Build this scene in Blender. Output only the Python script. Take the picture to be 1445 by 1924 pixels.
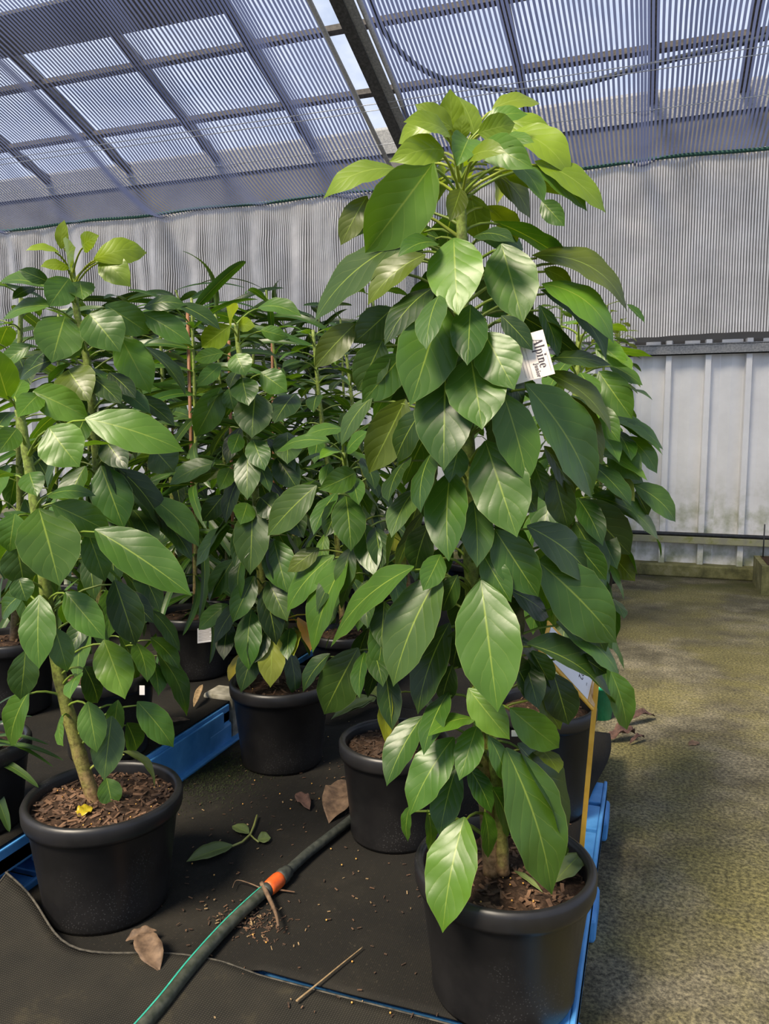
import bpy, bmesh, math, random
from mathutils import Vector, Matrix, noise
random.seed(7)
for o in list(bpy.data.objects): bpy.data.objects.remove(o)
SC = bpy.context.scene; COL = SC.collection

# ------------------------------------------------------------------ camera, world, sun, exposure
F = 1445.0; HC = 1.44; PITCH = math.radians(6.0); YAW = math.radians(19.2)
cam = bpy.data.cameras.new('camera'); camo = bpy.data.objects.new('camera', cam); COL.objects.link(camo)
camo.location = (0, 0, HC); camo.rotation_euler = (math.pi/2 - PITCH, 0, YAW)
cam.sensor_fit = 'VERTICAL'; cam.sensor_height = 36.0; cam.lens = 36.0*F/1924.0
cam.clip_start = 0.05; cam.clip_end = 200
SC.camera = camo
W = bpy.data.worlds.new('sky'); SC.world = W; W.use_nodes = True
bg = W.node_tree.nodes['Background']; bg.inputs[0].default_value = (0.62, 0.74, 1.0, 1); bg.inputs[1].default_value = 0.88
sun = bpy.data.lights.new('sun', 'SUN'); suno = bpy.data.objects.new('sun', sun); COL.objects.link(suno)
sun.energy = 7.6; sun.angle = math.radians(18); sun.color = (1.0, 0.87, 0.68)
sd = Vector((-0.32, -0.70, 0.92)).normalized()            # towards the sun
suno.rotation_euler = sd.to_track_quat('Z', 'Y').to_euler(); suno.location = sd*20
vs = SC.view_settings; vs.view_transform = 'Standard'; vs.look = 'None'; vs.gamma = 1.0; vs.use_curve_mapping = False; vs.exposure = 0.0

FH = Vector((-math.sin(YAW), math.cos(YAW), 0)); RT = Vector((math.cos(YAW), math.sin(YAW), 0)); ZU = Vector((0, 0, 1))
FW = FH*math.cos(PITCH) - ZU*math.sin(PITCH); UP = FH*math.sin(PITCH) + ZU*math.cos(PITCH); C0 = Vector((0, 0, HC))
def ray(x, y): return FW + RT*((x-722.5)/F) - UP*((y-962.0)/F)
def onz(x, y, z): d = ray(x, y); return C0 + d*((z-HC)/d.z)
def ony(x, y, Y): d = ray(x, y); return C0 + d*(Y/d.y)
def onx(x, y, X): d = ray(x, y); return C0 + d*(X/d.x)
def atd(x, y, D): d = ray(x, y); return C0 + d*(D/d.dot(FH))
def depth(p): return (Vector(p)-C0).dot(FH)

# ------------------------------------------------------------------ helpers
def link(name, me, mat=None, parent=None, smooth=True, mats=None):
    o = bpy.data.objects.new(name, me); COL.objects.link(o)
    for m in (mats or ([mat] if mat else [])): me.materials.append(m)
    if smooth and len(me.polygons): me.polygons.foreach_set('use_smooth', [True]*len(me.polygons))
    if parent: o.parent = parent
    return o
def tag(o, label, cat, group=None, kind=None):
    o['label'] = label
    if cat: o['category'] = cat
    if group: o['group'] = group
    if kind: o['kind'] = kind
    return o
def empty(name, loc=(0,0,0)):
    o = bpy.data.objects.new(name, None); COL.objects.link(o); o.location = loc; o.empty_display_size = .05; return o
class MB:
    def __init__(s): s.v = []; s.f = []; s.mi = []
    def add(s, vs, fs, mi=0):
        b = len(s.v); s.v += [tuple(v) for v in vs]; s.f += [tuple(b+i for i in f) for f in fs]; s.mi += [mi]*len(fs)
    def box(s, lo, hi, mi=0, M=None):
        x0,y0,z0 = lo; x1,y1,z1 = hi
        vs = [Vector(p) for p in ((x0,y0,z0),(x1,y0,z0),(x1,y1,z0),(x0,y1,z0),(x0,y0,z1),(x1,y0,z1),(x1,y1,z1),(x0,y1,z1))]
        if M: vs = [M@v for v in vs]
        s.add(vs, [(0,3,2,1),(4,5,6,7),(0,1,5,4),(1,2,6,5),(2,3,7,6),(3,0,4,7)], mi)
    def tube(s, pts, rad, n=8, mi=0, cap=True):
        pts = [Vector(p) for p in pts]; N = len(pts)
        rad = rad if isinstance(rad, (list, tuple)) else [rad]*N
        ref = None; rings = []
        for i, p in enumerate(pts):
            t = (pts[min(i+1,N-1)] - pts[max(i-1,0)]).normalized()
            if ref is None: ref = t.orthogonal().normalized()
            ref = (ref - t*ref.dot(t)).normalized(); b = t.cross(ref)
            rings.append([p + (ref*math.cos(a)+b*math.sin(a))*rad[i] for a in [2*math.pi*k/n for k in range(n)]])
        vs = [v for r in rings for v in r]
        fs = [(i*n+k, i*n+(k+1)%n, (i+1)*n+(k+1)%n, (i+1)*n+k) for i in range(N-1) for k in range(n)]
        if cap: fs += [tuple(range(n-1,-1,-1)), tuple((N-1)*n+k for k in range(n))]
        s.add(vs, fs, mi)
    def lathe(s, prof, c=(0,0,0), n=48, mi=0):
        c = Vector(c)
        vs = [c+Vector((r*math.cos(2*math.pi*k/n), r*math.sin(2*math.pi*k/n), z)) for r, z in prof for k in range(n)]
        fs = [(i*n+k, i*n+(k+1)%n, (i+1)*n+(k+1)%n, (i+1)*n+k) for i in range(len(prof)-1) for k in range(n)]
        s.add(vs, fs, mi)
    def mesh(s, name='mesh'):
        me = bpy.data.meshes.new(name); me.from_pydata(s.v, [], s.f)
        if any(s.mi): me.polygons.foreach_set('material_index', s.mi)
        me.update(); return me
    def build(s, name, mat=None, parent=None, smooth=False, mats=None):
        return link(name, s.mesh(name), mat, parent, smooth, mats)
def bevel(o, w, seg=2):
    m = o.modifiers.new('bevel', 'BEVEL'); m.width = w; m.segments = seg; m.limit_method = 'ANGLE'; return o
def cat(pts, n=6):
    P = [Vector(p) for p in pts]; out = []
    for i in range(len(P)-1):
        a = P[max(i-1,0)]; b = P[i]; c = P[i+1]; d = P[min(i+2,len(P)-1)]
        for k in range(n):
            t = k/n
            out.append(.5*((2*b)+(c-a)*t+(2*a-5*b+4*c-d)*t*t+(3*b-a-3*c+d)*t**3))
    out.append(P[-1]); return out

# ------------------------------------------------------------------ materials
class NT:
    def __init__(s, name):
        s.m = bpy.data.materials.new(name); s.m.use_nodes = True; s.t = s.m.node_tree; s.t.nodes.clear()
        s.out = s.n('ShaderNodeOutputMaterial')
    def n(s, typ, **kw):
        x = s.t.nodes.new(typ)
        for k, v in kw.items():
            if k.startswith('i_'):
                key = k[2:]; key = int(key) if key.isdigit() else key.replace('_', ' ')
                if hasattr(v, 'is_output'): s.t.links.new(v, x.inputs[key])
                else: x.inputs[key].default_value = v
            else: setattr(x, k, v)
        return x
    def l(s, a, b): s.t.links.new(a, b)
    def math(s, op, a, b=None, clamp=False):
        x = s.n('ShaderNodeMath', operation=op, use_clamp=clamp)
        for i, v in enumerate((a, b)):
            if v is None: continue
            if hasattr(v, 'is_output'): s.l(v, x.inputs[i])
            else: x.inputs[i].default_value = v
        return x.outputs[0]
    def ramp(s, fac, stops):
        x = s.n('ShaderNodeValToRGB'); s.l(fac, x.inputs[0]); e = x.color_ramp.elements
        while len(e) < len(stops): e.new(.5)
        for el, (p, c) in zip(e, stops): el.position = p; el.color = c if len(c) == 4 else (*c, 1)
        return x.outputs[0]
    def mix(s, fac, a, b, typ='MIX'):
        x = s.n('ShaderNodeMix', data_type='RGBA', blend_type=typ)
        for i, v in ((0, fac), (6, a), (7, b)):
            if hasattr(v, 'is_output'): s.l(v, x.inputs[i])
            else: x.inputs[i].default_value = v if not isinstance(v, tuple) else (v if len(v) == 4 else (*v, 1))
        return x.outputs[2]
    def noise(s, scale, detail=4, rough=.55, vec=None, obj=True):
        x = s.n('ShaderNodeTexNoise'); x.inputs['Scale'].default_value = scale; x.inputs['Detail'].default_value = detail; x.inputs['Roughness'].default_value = rough
        if vec is None:
            if not hasattr(s, 'tc'): s.tc = s.n('ShaderNodeTexCoord')
            vec = s.tc.outputs['Object']
        s.l(vec, x.inputs['Vector']); return x.outputs[0]
    def bump(s, h, strength=.3, dist=.01):
        x = s.n('ShaderNodeBump'); x.inputs['Strength'].default_value = strength; x.inputs['Distance'].default_value = dist; s.l(h, x.inputs['Height']); return x.outputs[0]
    def bsdf(s, col, rough=.5, metal=0., normal=None, spec=.5):
        x = s.n('ShaderNodeBsdfPrincipled')
        for k, v in (('Base Color', col), ('Roughness', rough), ('Metallic', metal), ('Specular IOR Level', spec)):
            if hasattr(v, 'is_output'): s.l(v, x.inputs[k])
            else: x.inputs[k].default_value = v if not isinstance(v, tuple) else (v if len(v) == 4 else (*v, 1))
        if normal is not None: s.l(normal, x.inputs['Normal'])
        return x
    def done(s, sh):
        s.l(sh.outputs[0] if hasattr(sh, 'outputs') else sh, s.out.inputs[0]); return s.m
M = {}
def simple(name, c1, c2, scale=20, rough=.6, metal=0., bump=.15, spec=.5, detail=5):
    t = NT(name); nz = t.noise(scale, detail)
    col = t.ramp(nz, [(.35, c1), (.68, c2)])
    M[name] = t.done(t.bsdf(col, rough, metal, t.bump(nz, bump, .004), spec)); return M[name]
simple('steel_galv', (.20,.20,.20), (.36,.35,.33), 60, .55, .35)
simple('steel_dark', (.035,.033,.032), (.09,.085,.08), 40, .55, .3)
simple('steel_rust', (.07,.06,.05), (.15,.13,.11), 30, .7, .1)
simple('blue_plastic', (.05,.24,.56), (.11,.37,.76), 9, .5)
simple('hose_dark', (.018,.022,.018), (.05,.055,.045), 60, .6)
simple('hose_green', (.030,.036,.022), (.075,.08,.06), 50, .5)
simple('hose_stripe', (.02,.30,.22), (.05,.42,.30), 80, .5)
simple('orange_plastic', (.55,.08,.012), (.72,.13,.02), 40, .45)
simple('bark_dark', (.030,.017,.010), (.085,.048,.028), 90, .9)
simple('bark_chip', (.06,.030,.016), (.20,.11,.06), 30, .85)
simple('dead_leaf', (.075,.045,.026), (.19,.12,.07), 45, .75)
simple('dead_dark', (.05,.025,.018), (.12,.062,.045), 60, .8)
simple('twig', (.20,.13,.06), (.36,.25,.13), 70, .8)
simple('bead', (.55,.25,.04), (.75,.45,.12), 50, .4)
simple('yellow_stake', (.70,.37,.03), (.85,.50,.06), 25, .5)
simple('card_wood', (.55,.36,.16), (.72,.50,.26), 60, .6)
simple('paper', (.70,.62,.56), (.78,.70,.64), 8, .55, bump=.02)
simple('paper_white', (.75,.74,.76), (.82,.81,.82), 8, .5, bump=.02)
simple('ink', (.035,.025,.035), (.06,.045,.06), 30, .6)
simple('ink_grey', (.38,.34,.33), (.46,.42,.41), 30, .6)
simple('concrete_block', (.16,.15,.11), (.33,.31,.25), 25, .9, bump=.3)
simple('green_plastic', (.01,.28,.13), (.02,.36,.18), 25, .4)
simple('moss', (.012,.022,.003), (.032,.048,.008), 50, .9)
simple('bamboo', (.20,.08,.035), (.32,.15,.07), 40, .6)
simple('black_tube', (.012,.012,.012), (.03,.03,.03), 40, .5)
simple('hem', (.42,.40,.38), (.60,.58,.55), 60, .7)
simple('wire', (.35,.35,.36), (.55,.55,.55), 60, .4, .5)
simple('mat_hem', (.02,.018,.014), (.09,.08,.06), 60, .85)
simple('green_cord', (.01,.06,.04), (.03,.10,.07), 60, .7)

# concrete floor: mottled with moss
t = NT('floor_concrete'); a = t.noise(1.1, 6, .62); b = t.noise(3.2, 5, .6); c = t.noise(75, 4, .75); e = t.noise(420, 2, .6)
base = t.ramp(b, [(.32, (.060,.054,.036)), (.50, (.125,.113,.078)), (.70, (.24,.215,.155))])
moss = t.ramp(a, [(.44, (0,0,0)), (.56, (1,1,1))])
col = t.mix(t.math('MULTIPLY', moss, .75), base, (.155,.140,.052))
sp = t.ramp(c, [(.37, (.22,.22,.20)), (.50, (.85,.85,.82)), (.62, (1.7,1.65,1.45))])
col = t.mix(.85, col, sp, 'MULTIPLY')
sep = t.n('ShaderNodeSeparateXYZ'); t.l(t.tc.outputs['Object'], sep.inputs[0])
far = t.math('MULTIPLY', t.math('SUBTRACT', sep.outputs[1], 4.3), .35, True)
dark_blotch = t.ramp(t.noise(.9, 5, .6), [(.40, (1,1,1)), (.56, (.0,.0,.0))])  # noise blotches that darken the floor more with distance
col = t.mix(t.math('MULTIPLY', dark_blotch, t.math('MULTIPLY', far, .75)), col, (.035,.034,.020))
edge = t.math('MULTIPLY', t.math('SUBTRACT', sep.outputs[1], 7.3), 1.3, True)
col = t.mix(t.math('MULTIPLY', edge, t.math('MULTIPLY', moss, .9)), col, (.035,.045,.010))
M['floor'] = t.done(t.bsdf(col, .88, 0, t.bump(c, .5, .006), .25))

# woven weed mat
t = NT('weed_mat'); tc = t.n('ShaderNodeTexCoord'); t.tc = tc
def wave(dirn, sc):
    w = t.n('ShaderNodeTexWave', wave_type='BANDS', bands_direction=dirn); w.inputs['Scale'].default_value = sc; w.inputs['Distortion'].default_value = .6; w.inputs['Detail'].default_value = 1
    t.l(tc.outputs['Object'], w.inputs['Vector']); return w.outputs[1]
we = t.math('MULTIPLY', wave('X', 60), wave('Y', 66))
nz = t.noise(2.4, 6, .65); n2 = t.noise(160, 3, .7)
col = t.ramp(nz, [(.32, (.006,.006,.006)), (.55, (.012,.011,.009)), (.75, (.030,.026,.020))])
col = t.mix(t.math('MULTIPLY', we, .35), col, (.035,.031,.024))
dust = t.ramp(n2, [(.62, (0,0,0)), (.78, (1,1,1))])
col = t.mix(t.math('MULTIPLY', dust, .35), col, (.16,.125,.085))
M['mat'] = t.done(t.bsdf(col, .85, 0, t.bump(we, .5, .0015), .2))
t = NT('weed_mat_front'); t.tc = tc = t.n('ShaderNodeTexCoord')
we = t.math('MULTIPLY', wave('X', 52), wave('Y', 60)); nz = t.noise(3.4, 6, .65); n2 = t.noise(120, 3, .7)
col = t.ramp(nz, [(.32, (.009,.009,.008)), (.55, (.020,.018,.014)), (.74, (.070,.058,.032))])
col = t.mix(t.math('MULTIPLY', we, .5), col, (.075,.068,.052))
M['mat_front'] = t.done(t.bsdf(col, .85, 0, t.bump(we, .6, .0015), .2))

# black pot plastic with dried droplets
t = NT('pot_plastic'); nz = t.noise(6, 5, .6); vor = t.n('ShaderNodeTexVoronoi'); vor.inputs['Scale'].default_value = 150; t.l(t.tc.outputs['Object'], vor.inputs['Vector'])
drop = t.ramp(vor.outputs['Distance'], [(.10, (1,1,1)), (.30, (0,0,0))])
patch = t.ramp(t.noise(5, 3, .5), [(.50, (0,0,0)), (.66, (1,1,1))])
f = t.math('MULTIPLY', t.math('MULTIPLY', drop, patch), .35)
col = t.ramp(nz, [(.3, (.007,.007,.008)), (.7, (.018,.017,.017))])
col = t.mix(f, col, (.16,.16,.16))
M['pot'] = t.done(t.bsdf(col, t.math('ADD', t.math('MULTIPLY', nz, .25), .28), 0, t.bump(nz, .1, .002), .45))

# soil
t = NT('soil'); nz = t.noise(60, 6, .7); n2 = t.noise(14, 4, .6)
col = t.ramp(nz, [(.3, (.012,.007,.005)), (.5, (.045,.026,.016)), (.7, (.11,.066,.042))])
M['soil'] = t.done(t.bsdf(col, .95, 0, t.bump(nz, .9, .01), .2))

# leaf: colour from the object, veins from the leaf's own coordinates
def leaf_mat(name, vein=True, laterals=True):
    t = NT(name); oi = t.n('ShaderNodeObjectInfo'); uv = t.n('ShaderNodeUVMap'); t.tc = t.n('ShaderNodeTexCoord')
    sp = t.n('ShaderNodeSeparateXYZ'); t.l(uv.outputs[0], sp.inputs[0]); u = t.math('ABSOLUTE', t.math('SUBTRACT', sp.outputs[0], .5)); v = sp.outputs[1]
    nz = t.noise(26, 4, .6); n2 = t.noise(9, 3, .5)
    var = t.ramp(n2, [(.3, (.80,.82,.75)), (.7, (1.18,1.15,1.1))])
    col = t.mix(1.0, oi.outputs['Color'], var, 'MULTIPLY')
    hgt = nz
    hs = .12
    if vein:
        if laterals:
            q = t.math('FRACT', t.math('SUBTRACT', t.math('ADD', t.math('MULTIPLY', v, 6.5), t.math('MULTIPLY', nz, .35)), t.math('MULTIPLY', u, 4.2)))
            tri = t.math('ABSOLUTE', t.math('SUBTRACT', q, .5))          # .5 at the vein
            lat = t.ramp(tri, [(.465, (0,0,0)), (.498, (1,1,1))])
            fade = t.ramp(u, [(.24, (1,1,1)), (.46, (0,0,0))])
            lat = t.math('MULTIPLY', lat, fade)
            vc = t.mix(.5, oi.outputs['Color'], (.30,.36,.07))
            col = t.mix(t.math('MULTIPLY', lat, .42), col, vc)
            hgt = t.math('ADD', t.math('MULTIPLY', t.math('POWER', t.math('MULTIPLY', tri, 2), 3), -1.0), t.math('MULTIPLY', nz, .35)); hs = .09
        um = t.math('ADD', u, t.math('MULTIPLY', v, .012)); mid = t.ramp(um, [(.010, (1,1,1)), (.026, (0,0,0))])
        col = t.mix(t.math('MULTIPLY', mid, .75), col, (.27,.36,.05))
        edge = t.ramp(u, [(.485, (0,0,0)), (.5, (1,1,1))])
        col = t.mix(t.math('MULTIPLY', edge, .35), col, (.30,.36,.10))
    bp = t.bump(hgt, hs, .006)
    pr = t.bsdf(col, t.math('ADD', t.math('MULTIPLY', nz, .16), .30), 0, bp, .5)
    tr = t.n('ShaderNodeBsdfTranslucent'); t.l(t.mix(1.0, col, (2.3,2.1,.55), 'MULTIPLY'), tr.inputs[0])
    mx = t.n('ShaderNodeMixShader'); mx.inputs[0].default_value = .27; t.l(pr.outputs[0], mx.inputs[1]); t.l(tr.outputs[0], mx.inputs[2])
    return t.done(mx)
M['leaf'] = leaf_mat('leaf'); M['strap'] = leaf_mat('strap_leaf', True, False)
t = NT('petiole'); oi = t.n('ShaderNodeObjectInfo'); M['petiole'] = t.done(t.bsdf(oi.outputs['Color'], .45))
t = NT('stem'); nz = t.noise(35, 5, .6); oi = t.n('ShaderNodeObjectInfo')
sz = t.n('ShaderNodeSeparateXYZ'); t.l(t.tc.outputs['Generated'], sz.inputs[0])
col = t.ramp(t.math('ADD', sz.outputs[2], t.math('MULTIPLY', t.math('SUBTRACT', nz, .5), .35)), [(.03, (.26,.16,.08)), (.14, (.22,.19,.055)), (.40, (.17,.21,.03)), (.9, (.20,.27,.045))])
crk = t.ramp(t.noise(90, 5, .7), [(.35, (.45,.42,.35)), (.6, (1.1,1.1,1.1))])
M['stem'] = t.done(t.bsdf(t.mix(1, col, crk, 'MULTIPLY'), .6, 0, t.bump(nz, .5, .004)))

# shade-net strips: thin aluminised tape that lets some light through
def tape(name, c, tr, amt, rough=.45):
    t = NT(name); nz = t.noise(3, 4, .6); cc = t.mix(1, (*c, 1), t.ramp(nz, [(.3, (.78,.78,.78)), (.7, (1.15,1.15,1.15))]), 'MULTIPLY')
    pr = t.bsdf(cc, rough, .08); x = t.n('ShaderNodeBsdfTranslucent'); x.inputs[0].default_value = (*tr, 1)
    mx = t.n('ShaderNodeMixShader'); mx.inputs[0].default_value = amt; t.l(pr.outputs[0], mx.inputs[1]); t.l(x.outputs[0], mx.inputs[2]); M[name] = t.done(mx)
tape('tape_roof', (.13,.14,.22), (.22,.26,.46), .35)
tape('tape_wall', (.90,.85,.80), (.90,.84,.75), .18, .36)
t = NT('roof_sheet'); nz = t.noise(4, 4, .6)
tr = t.n('ShaderNodeBsdfTransparent'); tr.inputs[0].default_value = (.93,.95,.97,1); df = t.n('ShaderNodeBsdfTranslucent'); df.inputs[0].default_value = (.9,.92,.95,1)
mx = t.n('ShaderNodeMixShader'); t.l(t.math('MULTIPLY', nz, .25), mx.inputs[0]); t.l(tr.outputs[0], mx.inputs[1]); t.l(df.outputs[0], mx.inputs[2]); M['roof_sheet'] = t.done(mx)
t = NT('wall_sheet'); nz = t.noise(2.2, 5, .6); n2 = t.noise(220, 2, .5)
col = t.ramp(nz, [(.3, (.74,.71,.68)), (.7, (.88,.85,.82))])
sz = t.n('ShaderNodeSeparateXYZ'); t.l(t.tc.outputs['Object'], sz.inputs[0])
alg = t.math('MULTIPLY', t.math('MULTIPLY', t.math('SUBTRACT', .95, sz.outputs[2]), 2.0, True), t.ramp(t.noise(5, 4, .6), [(.45, (0,0,0)), (.68, (1,1,1))]))
col = t.mix(t.math('MULTIPLY', alg, .75), col, (.26,.28,.11))
col = t.mix(t.ramp(n2, [(.72, (0,0,0)), (.80, (.8,.8,.8))]), col, (.12,.11,.09))
M['wall_sheet'] = t.done(t.bsdf(col, .42, .1, None, .4))
t = NT('upper_sheet'); nz = t.noise(2.2, 5, .6); col = t.ramp(nz, [(.3, (.09,.085,.08)), (.7, (.17,.16,.145))])
M['upper_sheet'] = t.done(t.bsdf(col, .6))
t = NT('backlit_sheet'); pr = t.bsdf((.13,.12,.11), .5); x = t.n('ShaderNodeBsdfTranslucent'); x.inputs[0].default_value = (.5,.46,.40,1)
mx = t.n('ShaderNodeMixShader'); mx.inputs[0].default_value = .4; t.l(pr.outputs[0], mx.inputs[1]); t.l(x.outputs[0], mx.inputs[2]); M['backlit_sheet'] = t.done(mx)
t = NT('rail_moss'); nz = t.noise(9, 5, .65); col = t.ramp(nz, [(.35, (.24,.23,.17)), (.55, (.30,.29,.17)), (.7, (.20,.21,.05))]); M['rail_moss'] = t.done(t.bsdf(col, .75))
t = NT('kerb'); nz = t.noise(7, 6, .7); col = t.ramp(nz, [(.35, (.07,.07,.025)), (.55, (.17,.16,.06)), (.72, (.26,.24,.14))]); M['kerb'] = t.done(t.bsdf(col, .9, 0, t.bump(nz, .5, .01)))

# ------------------------------------------------------------------ the setting
YW = 8.22                                   # back wall
ZN0, SL = 3.98, .3225                       # net meets the wall curtain; slope rising to the camera side
ZR0 = 4.70                                  # eave of the outer roof
XL, XR = -10.5, 4.0
def zn(y): return ZN0 + SL*(YW - .08 - y)
def zr(y): return ZR0 + SL*(YW - y)
def on_roof(x, y, off):                      # plane z = off + SL*(YW - y)
    d = ray(x, y); tt = (off + SL*YW - HC)/(d.z + SL*d.y); return C0 + d*tt
mb = MB(); mb.add([(-14,-4,0),(6,-4,0),(6,YW+.3,0),(-14,YW+.3,0)], [(0,1,2,3)])
o = mb.build('floor', M['floor']); o['kind'] = 'structure'; o['label'] = 'mottled concrete floor with yellow green moss'
# wall_back : empty with sheets
wall = empty('wall_back', (0, YW, 0)); wall['kind'] = 'structure'; wall['label'] = 'back wall of ribbed metal sheets, rails and translucent upper sheets'
prof = [(0,0),(.10,.016),(.20,.0),(.212,0),(.222,.075),(.272,.075),(.285,0),(.36,0)]
mb = MB()
xs = [(x+.36*k, d) for k in range(2) for x, d in prof[:-1]] + [(.72, 0)]
n = len(xs)
mb.add([(x, -d, 0) for x, d in xs] + [(x, -d, 2.22) for x, d in xs], [(i, i+1, n+i+1, n+i) for i in range(n-1)])
sheet = mb.mesh('wall_sheet'); sheet.materials.append(M['wall_sheet'])
x = -10.35 ; k = 0
xoff = ony(1344, 900, YW).x
x = xoff - .72*15
while x < XR:
    o = bpy.data.objects.new('wall_panel', sheet); COL.objects.link(o); o.parent = wall; o.location = (x, -.004*(k % 2), .10); x += .72; k += 1
mb = MB(); mb.box((XL, -.005, 2.22), (XR, .03, 4.02)); mb.build('translucent_panel', M['backlit_sheet'], wall)
mb = MB(); mb.box((XL, .06, 3.9), (XR, .12, 4.46)); mb.build('upper_panel', M['upper_sheet'], wall)
mb = MB(); mb.box((XL, .03, 4.44), (XR, .20, 4.72)); mb.build('gutter_board', M['steel_galv'], wall)
mb = MB(); mb.box((XL, -.115, 2.265), (XR, -.03, 2.28)); mb.box((XL, -.115, 2.175), (XR, -.10, 2.27)); mb.box((XL, -.115, 2.175), (XR, -.09, 2.185)); mb.build('wall_rail', M['steel_galv'], wall)
mb = MB(); mb.box((XL, -.13, .335), (XR, -.034, .405)); bevel(mb.build('wall_rail', M['rail_moss'], wall), .006)
mb = MB(); mb.tube([(XL,-.115,.425),(XR,-.115,.425)], .020, 10); mb.build('drip_pipe', M['black_tube'], wall, True)
mb = MB(); mb.box((XL, -.16, 0), (XR, .05, .125)); bevel(mb.build('kerb', M['kerb'], wall), .015)
# posts at the wall, on which the main rafter rests
pb = ony(775, 385, YW-.22)
mb = MB(); mb.box((pb.x-.05, -.30, 0), (pb.x+.05, -.20, 4.30)); bevel(mb.build('wall_post', M['steel_galv'], wall), .006)

# outer roof: rafters, purlins and clear sheets
ceil = empty('ceiling', (0, YW, ZR0)); ceil['kind'] = 'structure'; ceil['label'] = 'sloping greenhouse roof frame with clear sheets above the shade nets'
YA = 0.3
rafx = [on_roof(px, py, ZR0-.04).x for px, py in ((115,190),(302,166),(502,131),(965,85),(1229,80),(1403,135))]
rafx = [rafx[0]-2*(rafx[1]-rafx[0]), rafx[0]-(rafx[1]-rafx[0])] + rafx + [rafx[-1]+1.3, rafx[-1]+2.6]
def slope_box(x0, x1, y0, y1, dz0, dz1, zf):
    mb = MB(); vs = []
    for y in (y0, y1):
        for x, dz in ((x0,dz0),(x1,dz0),(x1,dz1),(x0,dz1)): vs.append((x, y-YW, zf(y)+dz-ZR0))
    mb.add(vs, [(0,1,2,3),(7,6,5,4),(0,4,5,1),(1,5,6,2),(2,6,7,3),(3,7,4,0)]); return mb
for x in rafx: slope_box(x-.036, x+.036, YA, YW+.1, -.10, -.01, zr).build('rafter', M['steel_rust'], ceil)
for px, py in ((300,108),(330,222)):
    y = on_roof(px, py, ZR0-.06).y
    slope_box(XL, XR, y-.028, y+.028, -.13, -.08, zr).build('purlin', M['steel_rust'], ceil)
for y in (4.9, 3.7, 2.5, 1.3): slope_box(XL, XR, y-.028, y+.028, -.13, -.08, zr).build('purlin', M['steel_rust'], ceil)
ys = [YA + (YW+.1-YA)*i/4 for i in range(5)]
rs = [XL] + rafx + [XR]
for i in range(len(rs)-1):
    for j in range(4):
        if rs[i+1]-rs[i] < .2: continue
        slope_box(rs[i]+.006, rs[i+1]-.006, ys[j]+.004, ys[j+1]-.004, 0, .006, zr).build('roof_panel', M['roof_sheet'], ceil)
# main rafter below the nets, between two net bays
bt = on_roof(668, 0, ZN0-.02); bb = on_roof(738, 262, ZN0-.02); XB = (bt.x+bb.x)/2
znb = lambda y: zn(y)
slope_box(XB-.05, XB+.05, YA, YW-.2, -.10, .06, znb).build('main_rafter', M['steel_dark'], ceil)
slope_box(XB+.05, XB+.13, YA, YW-.2, -.09, -.082, znb).build('rafter_flange', M['steel_galv'], ceil)

# shade nets : strips of tape along the slope
def fold(x, y, seed):
    return noise.noise(Vector((x*.8+seed, y*.45, seed))), noise.noise(Vector((x*.5, y*.9, seed+5)))
def roof_net(name, x0, x1, seed, label):
    root = empty(name, ((x0+x1)/2, YW-.08, ZN0)); tag(root, label, 'shade net')
    mb = MB(); p = .0375; k = 0; x = x0; NS = 34; y1 = YW-.08; y0 = YA+.2
    folds = [(x0+(x1-x0)*f, a) for f, a in ((.18,.5),(.33,.9),(.47,.4),(.62,1.0),(.80,.5),(.93,.7))]
    while x < x1-.01:
        vs = []
        for i in range(NS+1):
            u = i/NS; y = y1 + (y0-y1)*(u**1.25)
            a, b = fold(x, y, seed); dx = .07*a; dz = .05*b - .10*math.sin(min(1, (y1-y)/1.4)*math.pi)*.8
            for fx, am in folds:
                q = (x-fx)/.16; g = math.exp(-q*q); dz -= am*.05*g; dx -= am*.05*q*g
            w = p*.285
            for s in (-1, 1): vs.append((x+dx+s*w-root.location.x, y-root.location.y, zn(y)+dz-root.location.z))
        mb.add(vs, [(2*i, 2*i+1, 2*i+3, 2*i+2) for i in range(NS)])
        x += p
    o = mb.build('net_tape', M['tape_roof'], root, True); o['kind'] = 'stuff'
    for xe, r in ((x0, .022), (x1, .022)):
        mb = MB(); mb.tube([(xe-root.location.x, y-root.location.y, zn(y)-root.location.z-.02) for y in (y1, 6.5, 5, y0)], r, 8)
        mb.build('hem', M['hem'], root, True)
    return root
SLIT = .22
roof_net('shade_net', XL, XB-SLIT-.02, 1.3, 'striped silver shade net sloping over the plants, wide bay with sky grid behind')
roof_net('shade_net', XB+.14, XR, 7.7, 'striped silver shade net beside the dark rafter, bay with the sagging hose above')
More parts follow.
